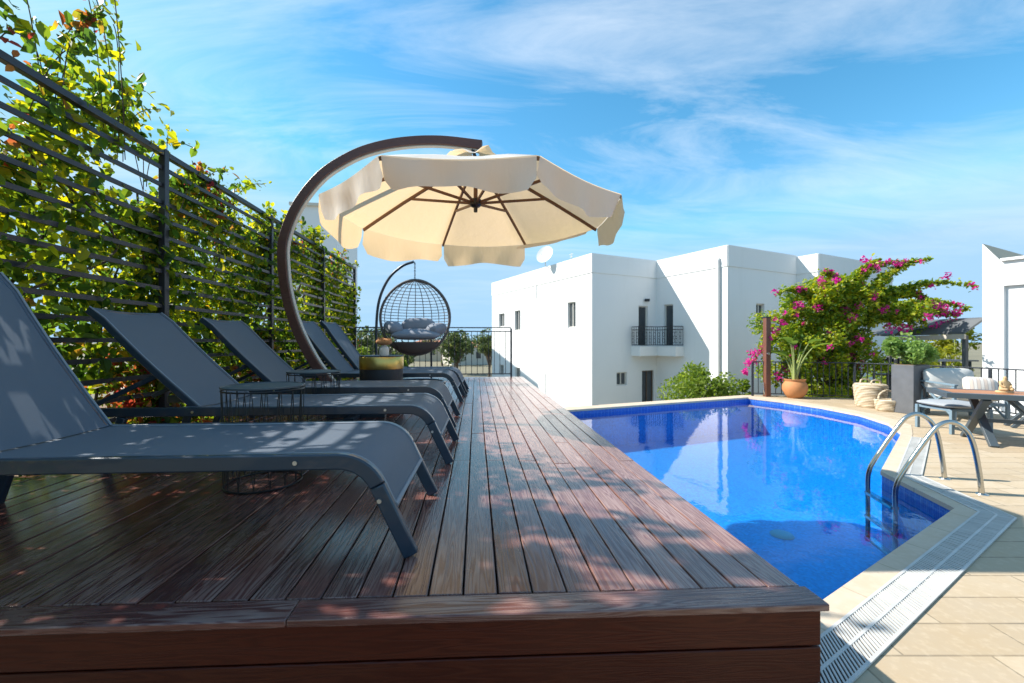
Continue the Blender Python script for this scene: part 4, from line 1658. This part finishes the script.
def bush(name, label, cat, base, w, h, n, leaf, ls, seed, cl=12, stems='green_stem', group=None):
    r_ = random.Random(seed)
    o = thing(name, label, cat, base, group=group)
    cen, rad = [], []
    s = MB()
    for k in range(cl):
        a = r_.uniform(0, 2 * PI)
        f = r_.random() ** .5
        c0 = Vector((w / 2 * f * math.cos(a) * .8, w / 2 * f * math.sin(a) * .6, h * (.25 + .62 * r_.random() * (1 - .35 * f))))
        cen.append(tuple(c0))
        rad.append(w * r_.uniform(.12, .2))
        s.tube(bez((0, 0, -.02), (c0.x * .4, c0.y * .4, c0.z * .6), c0, 6), [.02 * w * (1 - i / 8) for i in range(7)], 5)
    s.build('stems', stems, o)
    P = clump_points(cen, rad, n, 1.15)
    P[:, 2] = np.maximum(P[:, 2], .02)
    vv, ff = leaf_cloud(P, RNG.uniform(ls * .7, ls * 1.3, n), .4)
    raw_mesh('foliage', vv, ff, leaf, o)
    return o


bush('green_shrub', 'bright green shrub growing below the far pool edge', 'shrub', pl(5.6, 12.6, -1.0), 2.3, 1.8, 4200, 'shrub_leaf', .095, 3, 20)
bush('green_shrub', 'small green shrub beside the post at the far pool corner', 'shrub', pl(6.7, 12.4, -1.0), 1.3, 1.45, 900, 'shrub_leaf', .12, 8, 9)

# ------------------------------------------------------------------ terrace furniture
q = pl(6.53, 10.76)
sh = thing('wooden_post', 'slim reddish brown wooden post at the far pool corner', 'post', q)
m = MB()
m.box((0, 0, 1.01), (.13, .13, 2.02))
m.build('shaft', 'post_wood', sh, bevel=.008)
m = MB()
m.box((0, 0, 2.03), (.15, .15, .03))
m.build('cap', 'rail_metal', sh, bevel=.004)
m = MB()
m.tube([(.07, 0, 1.88), (.22, -.02, 1.88), (.26, -.02, 1.85)], .02, 8)
m.lathe([(.0, .03), (.05, .03), (.055, 0), (.0, 0)], c=(.27, -.02, 1.82), n=16)
m.build('shower_head', 'steel', sh)
m = MB()
m.tube([(-.075, -.01, .05), (-.11, -.01, .3), (-.1, -.01, .36)], .014, 8)
m.tube([(-.03, -.07, 1.1), (-.03, -.12, 1.1)], .03, 10)
m.build('tap', 'steel', sh)

q = pl(7.07, 10.50)
pt = thing('terracotta_pot', 'round terracotta pot on the terrace holding a broad leaved plant', 'pot', q)
m = MB()
m.lathe([(0, 0), (.15, 0), (.22, .08), (.275, .2), (.275, .3), (.235, .4), (.215, .42), (.235, .45), (.24, .47), (.215, .475), (.195, .44), (0, .42)], n=36)
m.build('pot_body', 'terracotta', pt, smooth=50)
bp_ = thing('potted_plant', 'young banana like plant with upright leaves in the terracotta pot', 'plant', q + Vector((0, 0, .43)))
m = MB()
lv_v, lv_f = [], []
for k in range(9):
    a = 2 * PI * k / 9 + rr.uniform(-.3, .3)
    ht = rr.uniform(.55, .95)
    out = rr.uniform(.1, .38)
    pth = bez((0.03 * math.cos(a), .03 * math.sin(a), -.02), (out * .25 * math.cos(a), out * .25 * math.sin(a), ht * .6), (out * math.cos(a), out * math.sin(a), ht), 6)
    m.tube(pth, [.022 - .002 * i for i in range(7)], 6)
    tipd = Vector((math.cos(a) * .8, math.sin(a) * .8, .5)).normalized()
    sd = Vector((-math.sin(a), math.cos(a), 0))
    Lf = rr.uniform(.4, .6)
    o_ = len(lv_v)
    for i in range(7):
        t_ = i / 6
        c0 = pth[-1] + tipd * Lf * t_ + Vector((0, 0, -.14 * t_ * t_))
        wd = .12 * math.sin(PI * min(1, t_ * .92 + .06)) ** .7
        for s_ in (-1, 0, 1):
            lv_v.append(tuple(c0 + sd * wd * s_ + Vector((0, 0, .035 * abs(s_)))))
    for i in range(6):
        for s_ in (0, 1):
            b_ = o_ + i * 3 + s_
            lv_f.append((b_, b_ + 1, b_ + 4, b_ + 3))
m.build('stems', 'green_stem', bp_, smooth=50)
raw_mesh('leaves', lv_v, lv_f, 'palm_leaf', bp_, smooth=True)


def basket(label, X, D, r, h, handle):
    o = thing('wicker_basket', label, 'basket', pl(X, D), group='wicker baskets by the planter')
    m = MB()
    pr = [(0, .01), (r * .8, 0), (r * .86, .02)]
    for k in range(1, 15):
        f = k / 14
        pr.append((r * (.86 + .14 * f) + .008 * (k % 2), .02 + (h - .02) * f))
    pr += [(r * .96, h + .012), (r * .92, h - .01), (r * .8, .06), (0, .05)]
    m.lathe(pr, n=36)
    m.build('basket_body', 'wicker', o, smooth=50)
    if handle == 'lid':
        m = MB()
        m.lathe([(r * .9, h + .0), (r * .97, h + .02), (r * .9, h + .04), (0, h + .05)], n=36)
        m.build('lid', 'wicker', o, smooth=50)
        for s_ in (-1, 1):
            m = MB()
            m.tube(smooth_path([(-.12, s_ * .12, h + .03), (-.08, s_ * .13, h + .12), (.08, s_ * .13, h + .12), (.12, s_ * .12, h + .03)], 5), .014, 6)
            m.build('handle', 'wicker', o, smooth=60)
    else:
        m = MB()
        m.tube(smooth_path([(-r * .97, 0, h - .02), (-r * .8, 0, h + .12), (0, 0, h + .2), (r * .8, 0, h + .12), (r * .97, 0, h - .02)], 6), .017, 6)
        m.build('handle', 'wicker', o, smooth=60)
    return o


basket('large lidded wicker basket standing by the terrace railing', 7.72, 9.05, .295, .46, 'lid')
basket('small open wicker basket with a hooped handle beside the grey planter', 7.64, 8.55, .21, .22, 'hoop')

# planter
pc = [(7.70, 8.05), (8.24, 8.27), (8.10, 8.62), (7.60, 8.42)]
pb = [pl(*p_) for p_ in pc]
pn = thing('stone_planter', 'tall dark grey square planter box behind the lounge chair', 'planter', pl(7.92, 8.34))
m = MB()
loc = Vector(pn.location)
m.prism([(p_.x - loc.x, p_.y - loc.y) for p_ in pb], 0.0, .95)
m.build('planter_box', 'planter_grey', pn, bevel=.01, smooth=30)
m = MB()
m.prism([((p_.x - loc.x) * .85, (p_.y - loc.y) * .85) for p_ in pb], .952, .957)
m.build('potting_soil', 'soil', pn, smooth=0)
bush('planter_shrub', 'dense blue green shrub growing in the grey planter', 'shrub', loc + Vector((-.02, .02, .95)), 1.05, .62, 1900, 'planter_leaf', .075, 12, 16)

# armchair
AX = -.25
ac = thing('garden_armchair', 'pale blue grey metal garden armchair with white cushions by the planter', 'armchair', pl(8.28, 7.72), AX)
for x in (-.40, .40):
    for y, zt in ((-.36, .62), (.34, .82)):
        m = MB()
        m.beam((x, y, 0), (x, y + (.10 if y > 0 else 0), zt), .045, .045)
        m.build('leg', 'chair_paint', ac, bevel=.004)
    m = MB()
    m.beam((x, -.40, .635), (x, .42, .655), .06, .03)
    m.build('armrest', 'chair_paint', ac, bevel=.004)
    m = MB()
    m.beam((x, -.34, .06), (x, .36, .60), .03, .03)
    m.beam((x, -.34, .60), (x, .36, .06), .03, .028)
    m.build('side_brace', 'chair_paint', ac, bevel=.004)
m = MB()
m.box((0, 0, .30), (.76, .74, .05))
m.build('seat_frame', 'chair_paint', ac, bevel=.004)
m = MB()
m.beam((-.40, .435, .83), (.40, .435, .83), .04, .04)
for k in range(5):
    m.beam((-.3 + .15 * k, .38, .34), (-.3 + .15 * k, .432, .80), .03, .02)
m.build('back_frame', 'chair_paint', ac, bevel=.004)
m = MB()
m.pillow((0, -.02, .41), (.76, .76, .17))
m.build('seat_cushion', 'cushion_white', ac, smooth=70)
cu = MB()
cu.pillow((0, 0, 0), (.84, .46, .2), Matrix.Rotation(PI / 2, 3, 'X'))
o = cu.build('back_cushion', 'cushion_white', ac, smooth=70)
o.location = (0, .29, .68)
o.rotation_euler = (-.18, 0, 0)
cu = MB()
cu.pillow((0, 0, 0), (.5, .36, .17), Matrix.Rotation(PI / 2, 3, 'X'))
w = ac.matrix_basis @ Vector((0, 0, 0))
q = pl(8.32, 7.46, .60)
o = cu.build('striped_pillow', 'striped_fabric', None, smooth=70)
o.location = q
o.rotation_euler = (-.3, .08, AX - .1)
tag(o, 'striped scatter pillow leaning on the white armchair cushions', 'pillow')

# footstool
fs_ = thing('footstool', 'grey padded footstool on blue grey metal legs beside the table', 'footstool', pl(6.98, 6.62), -.12)
for x in (-.30, .26):
    for y in (-.26, .3):
        m = MB()
        m.box((x, y, .19), (.045, .045, .38))
        m.build('leg', 'chair_paint', fs_, bevel=.004)
m = MB()
m.box((-.02, .02, .36), (.555, .515, .04))
m.build('frame', 'chair_paint', fs_, bevel=.004)
m = MB()
m.pillow((-.02, .02, .425), (.68, .66, .10))
m.build('pad', 'stool_fabric', fs_, smooth=70)

# table with crossed legs
tb = thing('garden_table', 'long slate grey garden table with wooden top and crossed legs', 'table', pl(6.18 + .87 * 1.1, 6.13 - .5 * 1.1), -.61)
tl, tw, tz = 2.2, .80, .70
m = MB()
for k in range(6):
    y0 = -tw / 2 + .09 + k * (tw - .18) / 6
    m.box((0, y0 + (tw - .18) / 12, tz - .012), (tl - .18, (tw - .18) / 6 - .006, .028))
m.build('table_top', 'table_wood', tb, bevel=.003)
m = MB()
for s_ in (-1, 1):
    m.box((0, s_ * (tw / 2 - .045), tz - .03), (tl, .09, .07))
    m.box((s_ * (tl / 2 - .045), 0, tz - .03), (.09, tw - .182, .07))
m.build('top_frame', 'table_paint', tb, bevel=.004)
for x in (-.66, .66):
    for s_ in (-1, 1):
        m = MB()
        m.beam((x + .032 * s_, -s_ * .36, 0.0), (x + .032 * s_, s_ * .34, tz - .066), .06, .085, up=(1, 0, 0))
        m.build('leg', 'table_paint', tb, bevel=.004)
m = MB()
m.beam((-.60, .0, .31), (.60, .0, .31), .05, .05)
m.build('stretcher', 'table_paint', tb, bevel=.004)

bn = thing('garden_bench', 'wooden topped garden bench with dark crossed legs at the right edge', 'bench', pl(8.8, 6.57), -.61)
m = MB()
for k in range(3):
    m.box((0, -.13 + .13 * k, .47), (1.5, .12, .03))
m.build('seat', 'table_wood', bn, bevel=.003)
for x in (-.5, .5):
    for s_ in (-1, 1):
        m = MB()
        m.beam((x - s_ * .19, -.1 + .03 * s_, 0), (x + s_ * .19, -.1 + .03 * s_, .452), .05, .06, up=(0, 1, 0))
        m.build('leg', 'table_paint', bn, bevel=.004)
        m = MB()
        m.beam((x - s_ * .19, .12 + .03 * s_, 0), (x + s_ * .19, .12 + .03 * s_, .452), .05, .06, up=(0, 1, 0))
        m.build('leg', 'table_paint', bn, bevel=.004)

# seated figurine (one continuous skinned figure on a small plinth)
fg = thing('seated_figurine', 'small sandstone figurine of a seated meditating figure on the table', 'figurine', pl(6.80, 5.80, .7025), -.2)
m = MB()
m.lathe([(0, 0), (.095, 0), (.10, .012), (.09, .03), (0, .032)], n=24, sx=1.0, sy=.75)
m.build('plinth', 'figurine_stone', fg)
jo = [(0, 0, .055, .042), (0, 0, .11, .038), (0, 0, .155, .036), (0, -.003, .178, .016), (0, -.006, .205, .027), (0, -.002, .228, .015),
      (-.048, 0, .150, .018), (-.066, -.018, .105, .014), (-.03, -.055, .078, .012),
      (.048, 0, .150, .018), (.066, -.018, .105, .014), (.03, -.055, .078, .012),
      (-.085, -.03, .05, .024), (-.02, -.075, .05, .019), (.085, -.03, .05, .024), (.02, -.070, .052, .019)]
ed = [(0, 1), (1, 2), (2, 3), (3, 4), (4, 5), (2, 6), (6, 7), (7, 8), (2, 9), (9, 10), (10, 11), (0, 12), (12, 13), (0, 14), (14, 15)]
me = bpy.data.meshes.new('figure')
me.from_pydata([j[:3] for j in jo], ed, [])
fo = bpy.data.objects.new('figure', me)
C.objects.link(fo)
fo.parent = fg
fo.modifiers.new('skin', 'SKIN')
sv = me.skin_vertices[0].data
for i, j in enumerate(jo):
    sv[i].radius = (j[3], j[3])
sv[0].use_root = True
s = fo.modifiers.new('sub', 'SUBSURF')
s.levels = 2
s.render_levels = 2
me.materials.append(M['figurine_stone'])

# ------------------------------------------------------------------ lower terrace things behind the right railing
ls_ = thing('patio_table', 'grey covered patio table on the lower terrace beyond the railing', 'table', pl(11.3, 11.2, -.02))
m = MB()
m.box((0, 0, .93), (1.5, .8, .035))
m.build('table_top', 'grey_cloth', ls_, bevel=.006)
for x in (-.6, .6):
    for y in (-.3, .3):
        m = MB()
        m.box((x, y, .455), (.06, .06, .91))
        m.build('leg', 'table_paint', ls_)
lt = MB()
lt.add([pl(9.4, 10.4, -.03), pl(14, 10.2, -.03), pl(14, 15, -.03), pl(9.4, 15, -.03)], [(0, 1, 2, 3)])
struct(lt.build('lower_terrace', 'terrace_stone', smooth=0))
for k, (X, D, lab) in enumerate(((10.25, 10.9, 'dark patio chair left of the covered patio table beyond the railing'), (10.75, 12.0, 'dark patio chair behind the covered patio table beyond the railing'))):
    o = thing('patio_chair', lab, 'chair', pl(X, D, -.03), .5 + k, group='dark patio chairs beyond the railing')
    for x in (-.22, .22):
        for y in (-.22, .22):
            m = MB()
            m.box((x, y, .24 if y < 0 else .5), (.04, .04, .48 if y < 0 else 1.0))
            m.build('leg', 'black_wire', o)
    m = MB()
    m.box((0, 0, .495), (.5, .5, .04))
    m.build('seat', 'black_wire', o, bevel=.01)
    m = MB()
    for z in (.65, .78, .91):
        m.box((0, .235, z), (.40, .03, .09))
    m.build('backrest', 'black_wire', o, bevel=.006)

bush('bright_hedge', 'sunlit yellow green hedge beneath the terrace canopy', 'hedge', pl(15.2, 15.4, -1.6), 3.4, 3.05, 2200, 'hedge_leaf', .16, 21, 22)
bush('yellow_tree', 'yellow green tree top between the terrace canopy and the white wall', 'tree', pl(14.9, 14.2, -1.0), 1.6, 3.7, 800, 'hedge_leaf', .14, 22, 9)
bush('dark_hedge', 'dark green hedge behind the planter beyond the railing', 'hedge', pl(11.6, 13.6, -1.4), 2.6, 2.75, 1500, 'shrub_leaf', .14, 23, 18)

# ------------------------------------------------------------------ beyond the deck railing
far_trees = [(-8.2, 30, 4.3, 1.7, 'round olive tree beyond the deck railing behind the egg chair'), (-4.4, 34, 4.9, 1.9, 'bushy tree beyond the right half of the deck railing'), (-2.2, 40, 5.0, 1.8, 'bushy tree next to the white house beyond the deck railing'),
             (-11.5, 30, 5.0, 2.0, 'leafy tree beyond the railing between vine and egg chair'), (-6.5, 48, 5.2, 2.4, 'distant broad tree beyond the deck railing'), (-14, 44, 5.6, 2.5, 'distant tree left of the egg chair'),
             (-3.3, 62, 6.0, 3.0, 'far tree on the horizon beside the white house'), (-11, 66, 6.4, 3.2, 'far tree on the horizon behind the egg chair'), (-19, 60, 6.4, 3.2, 'far tree on the horizon behind the fence end')]
for i, (X, D, h, r_, lab) in enumerate(far_trees):
    tree('background_tree', lab, 'tree', pl(X, D, -2.4), h, r_, 900, 'far_leaf', .30, .14, group='trees beyond the deck', clumps=11, trunk_f=.42, seed=40 + i)
for i, (X, D, h, w, lab) in enumerate([(-4.2, 10.9, 1.9, 1.1, 'leafy shrub at the end of the slatted fence behind the railing'), (-2.9, 11.6, 1.3, .8, 'small shrub behind the deck railing under the egg chair')]):
    bush('railing_shrub', lab, 'shrub', pl(X, D, -.2), w, h + .2, 1300, 'shrub_leaf', .10, 60 + i, 13)


def far_house(X, D, w, d, h, mat, lab, rz=.3):
    o = thing('distant_house', lab, 'house', pl(X, D, -2.4), rz, group='pale houses beyond the deck')
    m = MB()
    m.box((0, 0, h / 2), (w, d, h))
    m.build('wall', mat, o, smooth=0)
    m = MB()
    m.add([(-w / 2 - .25, -d / 2 - .25, h + .01), (w / 2 + .25, -d / 2 - .25, h + .01), (w / 2 + .25, d / 2 + .25, h + .01), (-w / 2 - .25, d / 2 + .25, h + .01), (-w / 4, 0, h + .9), (w / 4, 0, h + .9)],
          [(0, 1, 5, 4), (1, 2, 5), (2, 3, 4, 5), (3, 0, 4), (3, 2, 1, 0)])
    m.build('roof', 'roof_tile', o, smooth=0)
    for k in range(3):
        x = -w / 2 + w * (k + .5) / 3
        m = MB()
        m.box((x, -d / 2 - .02, h * .55), (.8, .06, 1.1))
        m.build('window', 'dark_glass', o, smooth=0)


far_house(-6.8, 72, 9, 7, 2.9, 'far_house', 'low pale house with a tiled roof beyond the deck railing')
far_house(-16, 85, 10, 8, 3.2, 'far_house_warm', 'low ochre house with a tiled roof behind the egg chair', .1)
wl = MB()
wl.box(pl(-4.5, 24, -1.95), (11, .25, .9), Matrix.Rotation(-.08, 3, 'Z'))
o = wl.build('garden_wall', 'far_house', smooth=0)
tag(o, 'low pale garden wall below the deck railing', 'wall')
# pale house behind the vine
ph = thing('pale_house', 'pale house end rising behind the vine left of the parasol', 'house', pl(-11.4, 26, -2.4), .05)
m = MB()
m.box((0, 0, 5.7), (2.4, 5, 11.4))
m.build('wall', 'white_stucco', ph, smooth=0)
m = MB()
m.box((0, 0, 11.46), (2.6, 5.3, .16))
m.build('roof', 'far_house', ph, smooth=0)

# ------------------------------------------------------------------ light, sky, camera
sun_to = Vector((-1.10, .285, 1.0)).normalized()
el = math.asin(sun_to.z)
az = math.atan2(sun_to.x, sun_to.y)           # clockwise from +Y
sun = bpy.data.lights.new('sun', 'SUN')
sun.energy = 5.0
sun.angle = math.radians(.53)
sun.color = (1.0, .95, .87)
so = bpy.data.objects.new('sun', sun)
C.objects.link(so)
so.rotation_euler = (-sun_to).to_track_quat('-Z', 'Y').to_euler()
so.location = (-8, 2, 10)

W = bpy.data.worlds.new('World')
scene.world = W
W.use_nodes = True
nt = W.node_tree
nt.nodes.clear()
wo = nt.nodes.new('ShaderNodeOutputWorld')
bgd = nt.nodes.new('ShaderNodeBackground')
nt.links.new(bgd.outputs[0], wo.inputs[0])
sky = nt.nodes.new('ShaderNodeTexSky')
sky.sky_type = 'NISHITA'
sky.sun_disc = False
sky.sun_elevation = el
sky.sun_rotation = az
sky.altitude = 50
sky.air_density = 1.0
sky.dust_density = .1
sky.ozone_density = 1.6
bgd.inputs[1].default_value = .145


def wn(typ, ins=None, **kw):
    nd = nt.nodes.new(typ)
    for k, v in kw.items():
        setattr(nd, k, v)
    for k, v in (ins or {}).items():
        if isinstance(v, bpy.types.NodeSocket):
            nt.links.new(v, nd.inputs[k])
        else:
            nd.inputs[k].default_value = v
    return nd


tc = wn('ShaderNodeTexCoord')
sep = wn('ShaderNodeSeparateXYZ', {0: tc.outputs['Generated']})
zc = wn('ShaderNodeMath', {0: sep.outputs[2], 1: .10}, operation='ADD').outputs[0]
zc = wn('ShaderNodeMath', {0: zc, 1: .06}, operation='MAXIMUM').outputs[0]
u = wn('ShaderNodeMath', {0: sep.outputs[0], 1: zc}, operation='DIVIDE').outputs[0]
v = wn('ShaderNodeMath', {0: sep.outputs[1], 1: zc}, operation='DIVIDE').outputs[0]
uv = wn('ShaderNodeCombineXYZ', {0: u, 1: v, 2: 0.0}).outputs[0]
m1 = wn('ShaderNodeMapping', {'Vector': uv, 'Rotation': (0, 0, math.radians(22)), 'Scale': (.55, 1.5, 1), 'Location': (1.3, .4, 0)}).outputs[0]
n1 = wn('ShaderNodeTexNoise', {'Vector': m1, 'Scale': 1.5, 'Detail': 9.0, 'Roughness': .64, 'Distortion': .9}).outputs[0]
m2 = wn('ShaderNodeMapping', {'Vector': uv, 'Rotation': (0, 0, math.radians(-20)), 'Scale': (.5, .9, 1), 'Location': (.2, 3.1, 0)}).outputs[0]
n2 = wn('ShaderNodeTexNoise', {'Vector': m2, 'Scale': .75, 'Detail': 4.0, 'Roughness': .5, 'Distortion': .3}).outputs[0]
pr_ = wn('ShaderNodeMath', {0: n1, 1: n2}, operation='ADD').outputs[0]
cr = wn('ShaderNodeValToRGB', {0: wn('ShaderNodeMath', {0: pr_, 1: .5}, operation='MULTIPLY').outputs[0]})
cr.color_ramp.elements[0].position = .45
cr.color_ramp.elements[0].color = (0, 0, 0, 1)
cr.color_ramp.elements[1].position = .68
cr.color_ramp.elements[1].color = (1, 1, 1, 1)
hsv = wn('ShaderNodeHueSaturation', {'Hue': .482, 'Saturation': 1.3, 'Value': 1.0, 'Color': sky.outputs[0]})
fade = wn('ShaderNodeMapRange', {0: sep.outputs[2], 1: .06, 2: .42, 3: .12, 4: 1.0}).outputs[0]
mx = wn('ShaderNodeMix', data_type='RGBA')
cf = wn('ShaderNodeMath', {0: cr.outputs[0], 1: fade}, operation='MULTIPLY').outputs[0]
nt.links.new(wn('ShaderNodeMath', {0: cf, 1: .66}, operation='MULTIPLY').outputs[0], mx.inputs[0])
lim = wn('ShaderNodeMix', data_type='RGBA', blend_type='DARKEN')
lim.inputs[0].default_value = 1.0
nt.links.new(hsv.outputs[0], lim.inputs[6])
lim.inputs[7].default_value = (1.8, 2.95, 4.1, 1)
nt.links.new(lim.outputs[2], mx.inputs[6])
mx.inputs[7].default_value = (4.6, 4.9, 5.2, 1)
nt.links.new(mx.outputs[2], bgd.inputs[0])

cam = bpy.data.cameras.new('camera')
co = bpy.data.objects.new('camera', cam)
C.objects.link(co)
co.location = (0, 0, EYE)
co.rotation_euler = (PI / 2, 0, -TH)
cam.sensor_width = 36
cam.lens = 420 / 1024 * 36
cam.clip_start = .05
cam.clip_end = 4000
cam.dof.use_dof = True
cam.dof.focus_distance = 2.6
cam.dof.aperture_fstop = 2.8
scene.camera = co

scene.view_settings.view_transform = 'Standard'
scene.view_settings.look = 'None'
scene.view_settings.exposure = .78
scene.view_settings.gamma = 1
scene.render.engine = 'CYCLES'
cy = scene.cycles
cy.max_bounces = 10
cy.diffuse_bounces = 4
cy.glossy_bounces = 4
cy.transparent_max_bounces = 12
cy.transmission_bounces = 4
cy.use_denoising = True
cy.sample_clamp_indirect = 6
